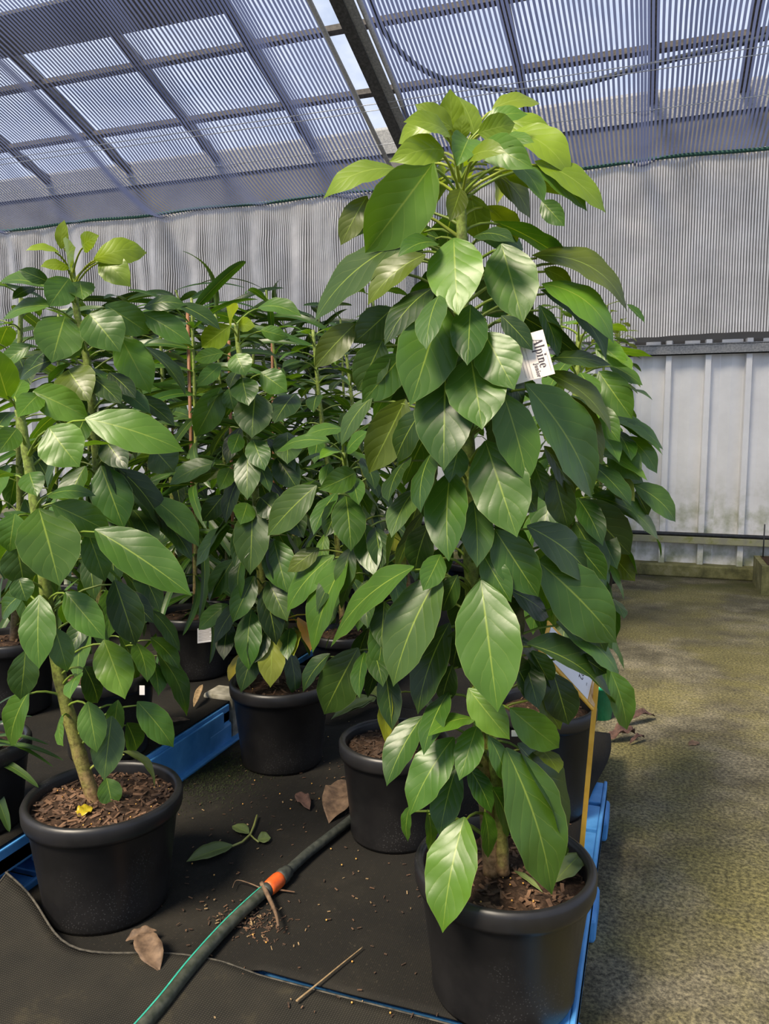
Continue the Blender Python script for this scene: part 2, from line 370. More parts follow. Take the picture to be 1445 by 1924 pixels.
# wall curtain
root = empty('wall_curtain', (0, YW-.2, 2.33)); tag(root, 'silver striped net curtain hanging on the back wall above the metal sheets', 'curtain')
mb = MB(); p = .0245; x = XL; NS = 14
while x < XR:
    vs = []
    for i in range(NS+1):
        z = 2.345 + (ZN0+.03-2.345)*i/NS
        dy = .11*noise.noise(Vector((x*3.1, z*.5, 3))) + .05*noise.noise(Vector((x*6, z*.6, 9))) + .022*noise.noise(Vector((x*4, z*5, 1)))
        dy *= min(1, (NS-i+.6)/4); dzz = .018*math.sin(x*2.1)*(1-i/NS) if i < 2 else 0
        for s in (-1, 1): vs.append((x+s*p*.34, dy, z-2.33+dzz))
    mb.add(vs, [(2*i, 2*i+1, 2*i+3, 2*i+2) for i in range(NS)])
    x += p
o = mb.build('net_tape', M['tape_wall'], root, True); o['kind'] = 'stuff'
mb = MB(); mb.tube([(XL + (XR-XL)*i/60, -.035, ZN0-2.33+.010+.012*math.sin(i*.9)) for i in range(61)], .017, 6); mb.build('stitched_cord', M['green_cord'], root, True)
# support wires and hanging hose
for (a, b), wl in zip((((0,275),(740,170)), ((690,181),(1445,76)), ((640,262),(1445,148))), ('second', 'third', 'first')):
    q0 = on_roof(*a, ZN0-.03+.026); q1 = on_roof(*b, ZN0-.03+.026); y = (q0.y+q1.y)/2; 
    mb = MB(); mb.tube([(XL, y, zn(y)-.09), (XR, y, zn(y)-.09)], .004, 5)
    tag(mb.build('support_wire', M['wire'], None, True), 'thin wire under the striped shade nets, '+wl+' one out from the wall curtain', 'wire', 'support wires under the nets')
mb = MB(); mb.tube(cat([on_roof(px, py, ZN0+.30) for px, py in ((690,-30),(712,40),(755,100),(830,147),(960,170),(1080,160),(1200,128),(1320,98),(1460,66))], 6), .024, 8)
tag(mb.build('hanging_hose', M['hose_dark'], None, True), 'dark hose sagging in a long arc above the shade net', 'hose')
y = on_roof(200, 25, ZN0+.35).y
mb = slope_box(XL, on_roof(430, 0, ZN0+.35).x, y-.20, y+.20, -.35+.0, -.32, lambda yy: ZN0+.68+SL*(YW-yy))
for v in range(len(mb.v)): mb.v[v] = (mb.v[v][0], mb.v[v][1]+YW, mb.v[v][2]+ZR0)
tag(mb.build('folded_screen', M['upper_sheet']), 'folded grey screen lying as a dark band above the net', 'screen')
# ------------------------------------------------------------------ pallets and mats
ZD = .15; ZL = .315
XE = -.118; XP = -1.62
def pallet(x0, x1, y0, y1, z0, z1, label, foot=.0):
    r = empty('pallet', ((x0+x1)/2, (y0+y1)/2, z0)); cx, cy, _ = r.location; tag(r, label, 'pallet', 'blue pallets under the mats')
    m = M['blue_plastic']; h = z1-z0
    def bx(name, a, b, c, d, e, f, bv=.004):
        mb = MB(); mb.box((a-cx, c-cy, e), (b-cx, d-cy, f)); bevel(mb.build(name, m, r), bv)
    n = 7; w = (y1-y0)/n
    for i in range(n): bx('deck_board', x0+.012, x1-.012, y0+i*w+.012, y0+(i+1)*w-.012, h-.022, h-.003)
    for xa in (x0, (x0+x1)/2-.03, x1-.05): bx('side_rail', xa, xa+.05, y0, y1, h-.075, h-.024)
    for xa in (x0, x1-.012): bx('rim_board', xa, xa+.012, y0, y1, h-.07, h)
    for ya in (y0, (y0+y1)/2-.09, y1-.18):
        for xa in (x0-.0, (x0+x1)/2-.05, x1-.11): bx('foot_block', xa-(.004 if xa == x0 else -.012 if xa > (x0+x1)/2+.1 else 0), xa+.11+(.012 if xa > (x0+x1)/2+.1 else 0), ya, ya+.18, 0, h-.07, .012)
    return r
pallet(XP, XE, .30, 1.505, 0, ZD-.004, 'blue pallet under the front weed mat beside the concrete aisle')
pallet(XP, XE, 1.535, 2.86, 0, ZD-.004, 'blue pallet carrying the three black pots beside the hose')
pallet(XP, -.30, 3.0, 4.3, 0, ZD-.004, 'blue pallet behind the dense row of leafy plants')
pallet(XP, -.30, 4.34, 5.75, 0, ZD-.004, 'blue pallet under the hindmost plants by the aisle')
for a, b, lab in ((.9, 2.72, 'raised blue pallet beside the pot of the pale curved stem'), (2.95, 6.2, 'raised blue pallet under the strap leaved plants')):
    r0 = pallet(-4.7, XP-.03, a, b, 0, ZD-.002, lab.replace('raised blue', 'lower blue') + ', bottom of its stack')
    mbx = pallet(-4.7, XP-.012, a, b, ZD-.002, ZL-.006, lab + ', top of its stack')
# solid blue side face on the raised pallet, seen over the mat
mb = MB(); mb.box((XP-.012, 1.86, ZD+.004), (XP-.001, 2.66, ZL-.02)); mb.box((XP-.012, 1.86, ZD), (XP+.022, 2.86, ZD+.014)); o = bevel(mb.build('pallet_skirt', M['blue_plastic']), .004)
tag(o, 'flat blue skirt board along the raised pallet', 'board')
mb = MB(); mb.box((XP-.15, 2.735, ZD), (XP-.005, 2.86, ZL+.02)); o = bevel(mb.build('concrete_block', M['concrete_block']), .012); tag(o, 'grey weathered block wedged between the raised pallets', 'block')

def sheet_mat(name, mat, x0, x1, y0, y1, zf, nx, ny, label, th=.004, edge=None):
    mb = MB(); vs = []
    for j in range(ny+1):
        for i in range(nx+1):
            x = x0+(x1-x0)*i/nx; y = y0+(y1-y0)*j/ny
            if edge: x, y = edge(x, y)
            vs.append((x, y, zf(x, y)))
    mb.add(vs, [(j*(nx+1)+i, j*(nx+1)+i+1, (j+1)*(nx+1)+i+1, (j+1)*(nx+1)+i) for j in range(ny) for i in range(nx)])
    o = mb.build(name, mat, None, True); m = o.modifiers.new('thick', 'SOLIDIFY'); m.thickness = th; m.offset = -1
    tag(o, label, 'mat'); return o
def zmain(x, y):
    z = ZD + .004 + .003*noise.noise(Vector((x*4, y*4, 0)))
    return z
def emain(x, y):
    if x < -.86: y -= .15*min(1, (-.86-x)/.1)*max(0, 1-(y-1.528)/.4)
    if x > -.3:
        k = (x+.3)/(.3-.165)                      # 0..1 at the aisle edge
        bulge = .045*math.exp(-((y-3.15)/.30)**2) - .012*math.exp(-((y-2.55)/.25)**2)
        x += k*bulge
    return x, y
sheet_mat('weed_mat', M['mat'], XP+.004, -.165, 1.528, 3.32, zmain, 60, 70, 'black woven weed mat under the pots and the hose joint', edge=emain)
sheet_mat('weed_mat', M['mat'], XP+.004, -.28, 3.325, 5.9, zmain, 40, 60, 'dark weed mat under the back rows of plants')
YS = 1.514
def zfront(x, y):
    z = ZD + .012*min(1, max(0, (-.84-x)/.1)) + .004 + .002*noise.noise(Vector((x*5, y*5, 3)))
    k = max(0, (-1.05-x)/.55); q = max(0, 1-(YS-y)/.40)
    return z + .10*k*k*q*q
fm = sheet_mat('weed_mat', M['mat_front'], -1.60, -.14, .2, YS, zfront, 60, 50, 'dusty woven weed mat with a curled corner before the pot', .006, edge=lambda x, y: (x, y - .10*math.exp(-((x+1.30)/.17)**2)*max(0, 1-(YS-y)/.5)))
def fy(x): return YS - .10*math.exp(-((x+1.30)/.17)**2)
mb = MB(); mb.tube([(x, fy(x)-.003, zfront(x, YS)-.001) for x in [-1.60+1.46*i/50 for i in range(51)]], .0028, 6); mb.build('hem', M['mat_hem'], fm, True)
mb = MB(); mb.tube([(-1.598, YS-.5*i/12, zfront(-1.6, YS-.5*i/12)-.001) for i in range(13)], .0028, 6); mb.build('hem', M['mat_hem'], fm, True)
sheet_mat('weed_mat', M['mat'], -4.7, XP-.02, .85, 6.2, lambda x, y: ZL+.002+.002*noise.noise(Vector((x*5, y*5, 8))), 30, 60, 'dark weed mat on the raised pallet behind the blue skirt')

# ------------------------------------------------------------------ plants
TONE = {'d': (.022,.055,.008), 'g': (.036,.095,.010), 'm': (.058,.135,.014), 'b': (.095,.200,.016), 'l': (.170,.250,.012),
        'u': (.075,.110,.007), 's': (.046,.095,.020), 'p': (.150,.200,.070), 'y': (.45,.36,.02), 'q': (.19,.22,.02), 'o': (.52,.26,.02), 'k': (.012,.030,.007)}  # 'k' has the shade among the back plants painted into the leaf green
KEYS = [(0,.04),(.06,.30),(.14,.58),(.25,.83),(.37,.97),(.48,1.0),(.60,.95),(.72,.79),(.82,.56),(.90,.30),(.95,.13),(.98,.05),(1,0)]
def lerp_keys(K, x):
    for (a, p), (b, q) in zip(K, K[1:]):
        if x <= b:
            u = (x-a)/(b-a); k = K.index((a, p)); m0 = (q-K[max(k-1,0)][1])/(b-K[max(k-1,0)][0])*(b-a); kk = K[min(k+2,len(K)-1)]; m1 = (kk[1]-p)/(kk[0]-a)*(b-a)
            return max(0, (2*u**3-3*u*u+1)*p + (u**3-2*u*u+u)*m0 + (3*u*u-2*u**3)*q + (u**3-u*u)*m1)
    return 0.
WP_S = [0,.03,.07,.12,.18,.25,.32,.40,.48,.56,.64,.71,.78,.84,.89,.93,.965,1.0]
WP_W = [lerp_keys(KEYS, x) for x in WP_S]
SP_W = [max(0, min(1, .4+3*x)*(1-x**4)**.6) for x in WP_S]
CT = [-1,-.62,-.28,0,.28,.62,1]
ORIG = {}
def leaf_mesh(base, tip, nrm, width, bend, fold, wav, prof=WP_W, rnd=0.0, org=Vector((0,0,0)), twist=0.):
    base = Vector(base); tip = Vector(tip); ax = tip-base; L = ax.length; a = ax/L
    n0 = (nrm - a*nrm.dot(a)).normalized(); ctrl = (base+tip)/2 + n0*bend*L*2 - a*.0
    vs = []; uvs = []
    for s, w in zip(WP_S, prof):
        p = base*(1-s)**2 + ctrl*2*s*(1-s) + tip*s*s
        p = p - n0*(.05*L*(rnd-.2)*s**4); tg = ((ctrl-base)*(1-s) + (tip-ctrl)*s).normalized()
        n = (n0 - tg*n0.dot(tg)).normalized(); sd = tg.cross(n)
        if twist: q = Matrix.Rotation(twist*s, 3, tg); n = q@n; sd = q@sd
        for c in CT:
            h = width*.5*w
            wv = wav*width*math.sin(s*17+rnd*7+(2 if c > 0 else 0))*abs(c)*w
            rip = (1+.025*math.sin(s*31+rnd*11+c))
            vs.append(p + sd*(h*c*rip*math.cos(fold*abs(c))) + n*(h*abs(c)*math.sin(fold)*(.55+.45*abs(c)) + wv) - org)
            uvs.append((.5+.5*c, s))
    K = len(CT); R = len(WP_S); fs = [(i*K+j, i*K+j+1, (i+1)*K+j+1, (i+1)*K+j) for i in range(R-1) for j in range(K-1)]
    me = bpy.data.meshes.new('leaf'); me.from_pydata([tuple(v) for v in vs], [], fs)
    uvl = me.uv_layers.new(name='UVMap'); flat = []
    for f in fs:
        for vi in f: flat += uvs[vi]
    uvl.data.foreach_set('uv', flat); return me
def jit(c, r):
    k = 1+r*(random.random()*2-1); return (c[0]*k*(1+.12*(random.random()-.5)), c[1]*k, c[2]*k*(1+.3*(random.random()-.5)), 1)
class Plant:
    def __init__(s, name, label, loc, stems, r0=.019, r1=.009, group=None, catg='potted plant'):
        s.root = empty(name, loc); s.o = Vector(loc); tag(s.root, label, catg, group); s.stems = []
        for pts in stems: s.stem(pts, r0, r1)
    def stem(s, pts, r0, r1, mat='stem'):
        P = cat(pts, 8); N = len(P)
        rad = [(r0+(r1-r0)*i/(N-1))*(1+.10*(1 if i % 4 == 0 else 0)) for i in range(N)]
        mb = MB(); mb.tube([p-s.o for p in P], rad, 10); mb.build('stem', M[mat], s.root, True); s.stems.append(P)
    def near(s, p, k=0):
        P = s.stems[k]; best = min(P, key=lambda q: abs(q.z-p.z)); return best
    def leaf(s, base, tip, nrm, width, tone, bend=.06, fold=.2, wav=.03, petiole=True, prof=WP_W, mat='leaf', k=0, pet_r=.0032, twist=0.):
        r = random.random()
        me = leaf_mesh(base, tip, nrm, width, bend, fold, wav, prof, r, s.o, twist)
        o = link('leaf', me, M[mat], s.root); o.color = jit(TONE[tone] if isinstance(tone, str) else tone, .16)
        if petiole:
            base = Vector(base); a = (Vector(tip)-base).normalized()
            d = s.near(base - ZU*0, k); hd = (base-d).length
            q = s.near(base - ZU*min(.10, .45*hd), k)
            if (base-q).length > .02:
                c1 = q.lerp(base, .55) + ZU*.18*(base-q).length
                pts = [q*(1-t)**2 + c1*2*t*(1-t) + (base+a*.012)*t*t for t in (0,.25,.5,.75,1)]
                mb = MB(); mb.tube([p-s.o for p in pts], [pet_r*1.5, pet_r, pet_r*.95, pet_r*.9, pet_r*.7], 6, cap=False)
                p = mb.build('petiole', M['petiole'], o, True); pc = TONE[tone] if isinstance(tone, str) else tone
                p.color = (.10+.9*pc[0], .13+.7*pc[1], .02+.4*pc[2], 1)
        return o
    # leaves read off the photograph: base pixel, tip pixel, width in pixels; distance comes from how far the leaf stands off its stem
    def photo(s, rows, D, Rb=.12, Rt=.22, k=0, ratio=.46):
        for row in rows:
            bx, by, tx, ty, w, tone = row[:6]; op = row[6] if len(row) > 6 else {}
            st = s.near(atd(bx, by, D), k); sx = (st-C0).dot(RT)
            def off(px, py, R):
                p = atd(px, py, D); dx = (p-C0).dot(RT)-sx; return math.sqrt(max(0, R*R-dx*dx))
            sg = -1 if op.get('back') else 1
            zb = op.get('zb', sg*off(bx, by, op.get('Rb', Rb))); zt = op.get('zt', sg*off(tx, ty, op.get('Rt', Rt)))
            f = op.get('f', 0)
            B = atd(bx, by, D-zb-f); T = atd(tx, ty, D-zt-f); L = (T-B).length
            wm = w*(D-(zb+zt)/2-f)/F
            a = (T-B).normalized(); v = (C0-(B+T)/2).normalized(); n = (v-a*v.dot(a)).normalized()
            nat = max(wm, op.get('r', ratio)*L)
            roll = math.acos(max(.25, min(1, wm/nat)))
            roll = min(roll, 1.1); 
            q1 = Matrix.Rotation(roll, 3, a)@n; q2 = Matrix.Rotation(-roll, 3, a)@n
            up = q1 if q1.z > q2.z else q2
            if op.get('flip'): up = q2 if up is q1 else q1
            rr = (random.random()-.5)*.3; up = Matrix.Rotation(rr, 3, a)@up
            s.leaf(B, T, up, nat*op.get('ws', 1.07), tone, bend=op.get('b', .05+.03*random.random()), fold=op.get('fo', random.uniform(-.10,.28)), wav=op.get('wv', .025), k=k, petiole=op.get('pet', True))
    # leaves in whorls around the stem
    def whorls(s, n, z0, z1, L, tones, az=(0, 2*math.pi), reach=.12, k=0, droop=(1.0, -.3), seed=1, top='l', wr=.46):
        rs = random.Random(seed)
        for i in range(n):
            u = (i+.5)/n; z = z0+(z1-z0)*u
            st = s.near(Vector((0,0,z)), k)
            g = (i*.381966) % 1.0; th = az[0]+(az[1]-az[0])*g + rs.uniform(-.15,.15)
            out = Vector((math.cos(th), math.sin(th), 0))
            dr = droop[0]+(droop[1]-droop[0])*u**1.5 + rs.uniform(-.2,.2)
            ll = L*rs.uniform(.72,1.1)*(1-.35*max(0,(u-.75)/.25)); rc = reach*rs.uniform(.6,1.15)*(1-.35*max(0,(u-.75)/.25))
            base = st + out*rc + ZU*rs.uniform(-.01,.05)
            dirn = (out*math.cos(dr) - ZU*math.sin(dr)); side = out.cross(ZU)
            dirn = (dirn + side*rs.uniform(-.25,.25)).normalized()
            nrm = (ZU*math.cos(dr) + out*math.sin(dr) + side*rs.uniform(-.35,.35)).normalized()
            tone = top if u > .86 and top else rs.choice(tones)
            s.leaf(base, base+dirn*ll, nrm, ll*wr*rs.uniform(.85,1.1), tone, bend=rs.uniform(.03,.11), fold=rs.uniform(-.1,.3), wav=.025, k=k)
    def straps(s, n, top, L, tones, seed=1, k=0, w=.022, z0=None):
        rs = random.Random(seed); st0 = s.stems[k][0].z if z0 is None else z0
        for i in range(n):
            u = (i+.5)/n; z = st0+(top-st0)*u; st = s.near(Vector((0,0,z)), k); th = i*2.39996+rs.uniform(-.3,.3)
            out = Vector((math.cos(th), math.sin(th), 0)); dr = .55-1.0*u+rs.uniform(-.3,.3); ll = L*rs.uniform(.7,1.1)
            base = st+out*.008; dirn = (out*math.cos(dr)-ZU*math.sin(dr)).normalized()
            nrm = (ZU*math.cos(dr)+out*math.sin(dr)+out.cross(ZU)*rs.uniform(-1.3,1.3)).normalized()
            s.leaf(base, base+dirn*ll-ZU*rs.uniform(.1,.5)*ll, nrm, w*rs.uniform(.8,1.2), rs.choice(tones), bend=rs.uniform(.06,.17), fold=.25, wav=.0, petiole=False, prof=SP_W, mat='strap', k=k)

POT_P = lambda R, h, rb: [(rb*.6, .004), (rb*.96, .0), (rb, .010), (rb+(R-rb)*.86, h-.045), (R*.955, h-.042)]
def pot(pl, loc, R=.205, h=.31, fill=.045, chips=160, seed=1, rbk=.80, chipm='bark_chip', tiltless=True):
    loc = Vector(loc); c = loc-pl.o; rb = R*rbk
    rw = rb+(R*.93-rb)
    mb = MB(); mb.lathe([(0,.006),(rb*.9,.006),(rb*.97,0),(rb,.012),(rb*1.004,.05),(rw,h-.055),(rw+.003,h-.052),(rw+.003,h-.03),(rw-.006,h-.03),(rw-.010,h-.08),(rb-.006,.02),(0,.02)], c, 56)
    p = mb.build('pot', M['pot'], pl.root, True)
    mb = MB(); rr = .0085
    pr = [(R-.016,h-.060),(R-.004,h-.052),(R,h-.040),(R+.001,h-.012),(R-.004,h-.002),(R-.010,h),(R-.018,h-.003),(R-.022,h-.012),(R-.024,h-.05)]
    mb.lathe([(rw+.001,h-.052),(R-.007,h-.052)]+pr[1:]+[(R-.03,h-.07)], c, 56); mb.build('rim', M['pot'], p, True)
    rs = random.Random(seed); zs = h-fill; Rs = R-.018
    mb = MB(); n = 40; rings = 9; vs = [c+Vector((0,0,zs+.012))]
    for i in range(1, rings+1):
        for k in range(n):
            r = Rs*i/rings; a = 2*math.pi*k/n; z = zs+.014*(1-(i/rings)**2)+.012*noise.noise(Vector((r*math.cos(a)*22+seed*3, r*math.sin(a)*22, seed)))
            vs.append(c+Vector((r*math.cos(a), r*math.sin(a), z)))
    fs = [(0, 1+k, 1+(k+1) % n) for k in range(n)] + [(1+(i*n)+k, 1+((i+1)*n)+k, 1+((i+1)*n)+(k+1) % n, 1+(i*n)+(k+1) % n) for i in range(rings-1) for k in range(n)]
    mb.add(vs, fs); so = mb.build('soil', M['soil'], pl.root, True)
    mb = MB()
    for i in range(chips):
        r = Rs*.96*math.sqrt(rs.random()); a = rs.random()*6.283; x, y = r*math.cos(a), r*math.sin(a)
        z = zs+.014*(1-(r/Rs)**2)+.012*noise.noise(Vector((x*22+seed*3, y*22, seed)))+.002
        l = rs.uniform(.004,.016); ww = rs.uniform(.0015,.005); Mx = Matrix.Translation(c+Vector((x,y,z)))@Matrix.Rotation(rs.random()*6.28,4,'Z')@Matrix.Rotation(rs.uniform(-.5,.5),4,'Y')@Matrix.Rotation(rs.uniform(-.6,.6),4,'X')
        mb.box((-l,-ww,-.0012),(l,ww,.0012), rs.choice([0,0,0,1]), Mx)
    o = mb.build('bark_chips', None, pl.root, False, [M[chipm], M['bark_dark']]); o['kind'] = 'stuff'; o['label'] = 'loose bark chips on the potting mix'
    mb = MB()
    for i in range(max(4, chips//14)):
        r = Rs*.9*math.sqrt(rs.random()); a = rs.random()*6.283; q = .0022
        mb.lathe([(0,-q),(q*.8,-q*.6),(q,0),(q*.8,q*.6),(0,q)], c+Vector((r*math.cos(a), r*math.sin(a), zs+.016)), 6)
    o = mb.build('fertiliser_beads', M['bead'], pl.root, True); o['kind'] = 'stuff'
    return zs+loc.z
def groundpot(px, py, zrim): return onz(px, py, zrim)

# ---- A: tall plant in the front pot
PH = .31
cA = onz(948, 1617, ZD+PH); cA.z = ZD+.005; DA = depth(cA)
stA = [atd(925,1640,DA), atd(915,1500,DA), atd(905,1400,DA), atd(893,1200,DA), atd(885,1060,DA), atd(880,850,DA), atd(872,620,DA), atd(868,450,DA), atd(866,380,DA), atd(862,300,DA)]
A = Plant('leafy_plant', 'tallest leafy plant in the black pot beside the blue pallet edge and yellow stake', cA, [stA], .021, .009)
A.stem([atd(945,1640,DA-.01), atd(940,1540,DA-.01), atd(930,1440,DA-.02), atd(915,1330,DA)], .015, .012)
zsA = pot(A, cA, .206, PH, .05, 260, 3)
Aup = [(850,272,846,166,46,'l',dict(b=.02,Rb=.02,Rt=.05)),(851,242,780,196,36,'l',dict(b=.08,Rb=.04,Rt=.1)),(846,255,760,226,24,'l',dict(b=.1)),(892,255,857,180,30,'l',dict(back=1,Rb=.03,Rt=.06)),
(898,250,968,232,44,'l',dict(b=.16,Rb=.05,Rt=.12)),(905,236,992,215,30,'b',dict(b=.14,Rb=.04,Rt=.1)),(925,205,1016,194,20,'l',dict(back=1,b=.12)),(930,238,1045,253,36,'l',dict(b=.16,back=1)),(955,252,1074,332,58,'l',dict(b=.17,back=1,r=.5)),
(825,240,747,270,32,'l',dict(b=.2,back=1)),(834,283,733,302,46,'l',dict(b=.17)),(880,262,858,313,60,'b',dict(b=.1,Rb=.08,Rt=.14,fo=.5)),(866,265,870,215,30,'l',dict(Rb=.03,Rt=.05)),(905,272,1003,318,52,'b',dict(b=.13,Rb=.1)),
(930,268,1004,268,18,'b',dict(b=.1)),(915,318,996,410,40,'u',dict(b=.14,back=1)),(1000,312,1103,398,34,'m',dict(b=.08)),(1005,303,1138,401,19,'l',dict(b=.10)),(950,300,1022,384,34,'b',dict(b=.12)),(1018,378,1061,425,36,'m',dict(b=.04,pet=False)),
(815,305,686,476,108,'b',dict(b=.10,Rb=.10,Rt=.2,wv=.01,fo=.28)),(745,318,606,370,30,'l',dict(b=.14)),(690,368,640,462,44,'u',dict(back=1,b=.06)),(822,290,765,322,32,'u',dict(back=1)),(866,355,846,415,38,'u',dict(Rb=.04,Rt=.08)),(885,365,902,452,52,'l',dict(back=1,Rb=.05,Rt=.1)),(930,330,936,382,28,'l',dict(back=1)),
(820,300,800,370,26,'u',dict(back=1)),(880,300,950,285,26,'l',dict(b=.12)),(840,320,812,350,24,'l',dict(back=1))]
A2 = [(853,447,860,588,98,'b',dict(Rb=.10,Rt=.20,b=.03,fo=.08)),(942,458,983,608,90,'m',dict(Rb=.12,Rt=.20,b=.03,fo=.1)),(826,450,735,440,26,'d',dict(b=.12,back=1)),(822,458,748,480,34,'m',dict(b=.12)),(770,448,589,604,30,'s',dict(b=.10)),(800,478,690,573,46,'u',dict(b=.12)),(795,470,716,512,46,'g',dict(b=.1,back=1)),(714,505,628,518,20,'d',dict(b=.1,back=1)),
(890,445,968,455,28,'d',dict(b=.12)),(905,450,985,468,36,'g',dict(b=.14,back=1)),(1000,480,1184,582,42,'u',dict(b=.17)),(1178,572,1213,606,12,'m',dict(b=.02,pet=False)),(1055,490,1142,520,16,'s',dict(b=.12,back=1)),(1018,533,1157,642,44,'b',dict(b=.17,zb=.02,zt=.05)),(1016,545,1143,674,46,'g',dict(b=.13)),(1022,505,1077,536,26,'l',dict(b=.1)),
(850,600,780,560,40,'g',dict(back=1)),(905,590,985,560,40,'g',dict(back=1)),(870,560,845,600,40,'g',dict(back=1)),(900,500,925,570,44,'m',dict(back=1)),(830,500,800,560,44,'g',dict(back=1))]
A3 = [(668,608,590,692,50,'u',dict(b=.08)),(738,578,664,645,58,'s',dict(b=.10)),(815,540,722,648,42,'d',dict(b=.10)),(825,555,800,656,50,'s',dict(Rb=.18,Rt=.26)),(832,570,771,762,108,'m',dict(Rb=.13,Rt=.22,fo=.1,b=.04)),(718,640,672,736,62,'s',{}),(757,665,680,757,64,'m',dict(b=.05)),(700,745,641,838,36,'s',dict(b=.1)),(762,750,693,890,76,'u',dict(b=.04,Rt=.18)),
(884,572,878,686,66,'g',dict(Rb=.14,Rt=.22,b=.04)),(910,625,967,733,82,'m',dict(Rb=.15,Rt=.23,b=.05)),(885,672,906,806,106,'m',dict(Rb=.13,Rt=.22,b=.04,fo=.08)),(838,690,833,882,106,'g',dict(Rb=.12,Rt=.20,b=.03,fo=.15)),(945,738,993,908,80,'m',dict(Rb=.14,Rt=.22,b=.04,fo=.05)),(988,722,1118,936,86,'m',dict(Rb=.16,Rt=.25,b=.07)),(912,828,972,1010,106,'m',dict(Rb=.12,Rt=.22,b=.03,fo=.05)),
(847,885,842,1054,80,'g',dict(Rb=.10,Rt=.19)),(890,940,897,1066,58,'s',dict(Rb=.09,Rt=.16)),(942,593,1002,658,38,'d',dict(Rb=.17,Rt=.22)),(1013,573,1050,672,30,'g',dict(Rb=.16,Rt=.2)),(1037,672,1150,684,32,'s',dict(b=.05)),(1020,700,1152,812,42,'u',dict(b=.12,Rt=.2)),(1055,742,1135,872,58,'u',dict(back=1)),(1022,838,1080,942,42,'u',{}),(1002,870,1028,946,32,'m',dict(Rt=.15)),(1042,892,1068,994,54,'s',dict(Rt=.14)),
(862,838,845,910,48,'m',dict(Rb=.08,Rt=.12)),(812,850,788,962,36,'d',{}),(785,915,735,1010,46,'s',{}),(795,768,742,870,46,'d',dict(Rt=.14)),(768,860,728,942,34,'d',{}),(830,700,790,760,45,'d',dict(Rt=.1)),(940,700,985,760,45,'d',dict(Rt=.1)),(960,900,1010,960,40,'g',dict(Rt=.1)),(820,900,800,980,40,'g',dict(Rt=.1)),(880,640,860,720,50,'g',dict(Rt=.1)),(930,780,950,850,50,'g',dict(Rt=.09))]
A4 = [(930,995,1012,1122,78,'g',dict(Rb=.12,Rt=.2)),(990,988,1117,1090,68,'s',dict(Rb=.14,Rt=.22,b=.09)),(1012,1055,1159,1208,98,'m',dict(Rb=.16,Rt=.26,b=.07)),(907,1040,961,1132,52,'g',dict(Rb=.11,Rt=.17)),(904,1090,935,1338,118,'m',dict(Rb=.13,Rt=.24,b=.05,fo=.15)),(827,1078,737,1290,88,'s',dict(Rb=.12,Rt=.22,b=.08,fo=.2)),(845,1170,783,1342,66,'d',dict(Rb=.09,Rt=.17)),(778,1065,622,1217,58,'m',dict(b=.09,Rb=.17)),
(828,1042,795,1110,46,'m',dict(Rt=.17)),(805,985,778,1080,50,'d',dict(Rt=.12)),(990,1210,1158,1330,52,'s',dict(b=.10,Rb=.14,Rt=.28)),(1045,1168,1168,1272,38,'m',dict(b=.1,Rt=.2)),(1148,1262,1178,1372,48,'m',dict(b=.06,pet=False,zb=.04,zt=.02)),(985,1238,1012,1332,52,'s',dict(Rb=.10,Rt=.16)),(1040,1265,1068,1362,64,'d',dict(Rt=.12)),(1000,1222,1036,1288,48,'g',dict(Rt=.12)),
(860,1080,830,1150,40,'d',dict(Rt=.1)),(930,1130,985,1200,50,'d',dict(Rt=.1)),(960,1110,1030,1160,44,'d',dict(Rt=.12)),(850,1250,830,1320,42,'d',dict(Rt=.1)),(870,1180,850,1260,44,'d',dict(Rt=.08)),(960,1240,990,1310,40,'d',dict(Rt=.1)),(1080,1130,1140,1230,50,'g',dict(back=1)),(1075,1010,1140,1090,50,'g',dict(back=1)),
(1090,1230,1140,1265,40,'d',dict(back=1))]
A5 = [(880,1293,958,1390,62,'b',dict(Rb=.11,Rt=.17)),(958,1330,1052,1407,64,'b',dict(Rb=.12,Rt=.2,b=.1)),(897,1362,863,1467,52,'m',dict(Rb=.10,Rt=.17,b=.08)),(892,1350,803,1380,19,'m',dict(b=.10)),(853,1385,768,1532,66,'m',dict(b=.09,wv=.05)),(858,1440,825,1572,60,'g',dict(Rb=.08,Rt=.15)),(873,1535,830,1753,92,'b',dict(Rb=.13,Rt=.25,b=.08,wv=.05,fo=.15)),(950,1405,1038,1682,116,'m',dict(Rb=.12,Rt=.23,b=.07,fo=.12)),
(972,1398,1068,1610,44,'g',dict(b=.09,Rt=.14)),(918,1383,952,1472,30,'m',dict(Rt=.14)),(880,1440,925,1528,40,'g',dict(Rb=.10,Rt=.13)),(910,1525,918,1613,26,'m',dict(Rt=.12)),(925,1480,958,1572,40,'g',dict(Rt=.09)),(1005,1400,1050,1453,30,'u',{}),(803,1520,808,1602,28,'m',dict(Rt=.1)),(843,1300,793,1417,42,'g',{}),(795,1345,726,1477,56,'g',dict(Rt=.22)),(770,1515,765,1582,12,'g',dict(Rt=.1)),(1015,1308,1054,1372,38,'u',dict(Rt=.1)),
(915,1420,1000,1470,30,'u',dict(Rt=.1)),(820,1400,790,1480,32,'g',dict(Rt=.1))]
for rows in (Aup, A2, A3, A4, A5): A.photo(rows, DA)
azb = math.atan2(FH.y, FH.x)
A.whorls(46, 1.0, 2.05, .21, 'ggmd', (azb-1.5, azb+1.5), .11, droop=(1.1,.2), seed=4, top='l')
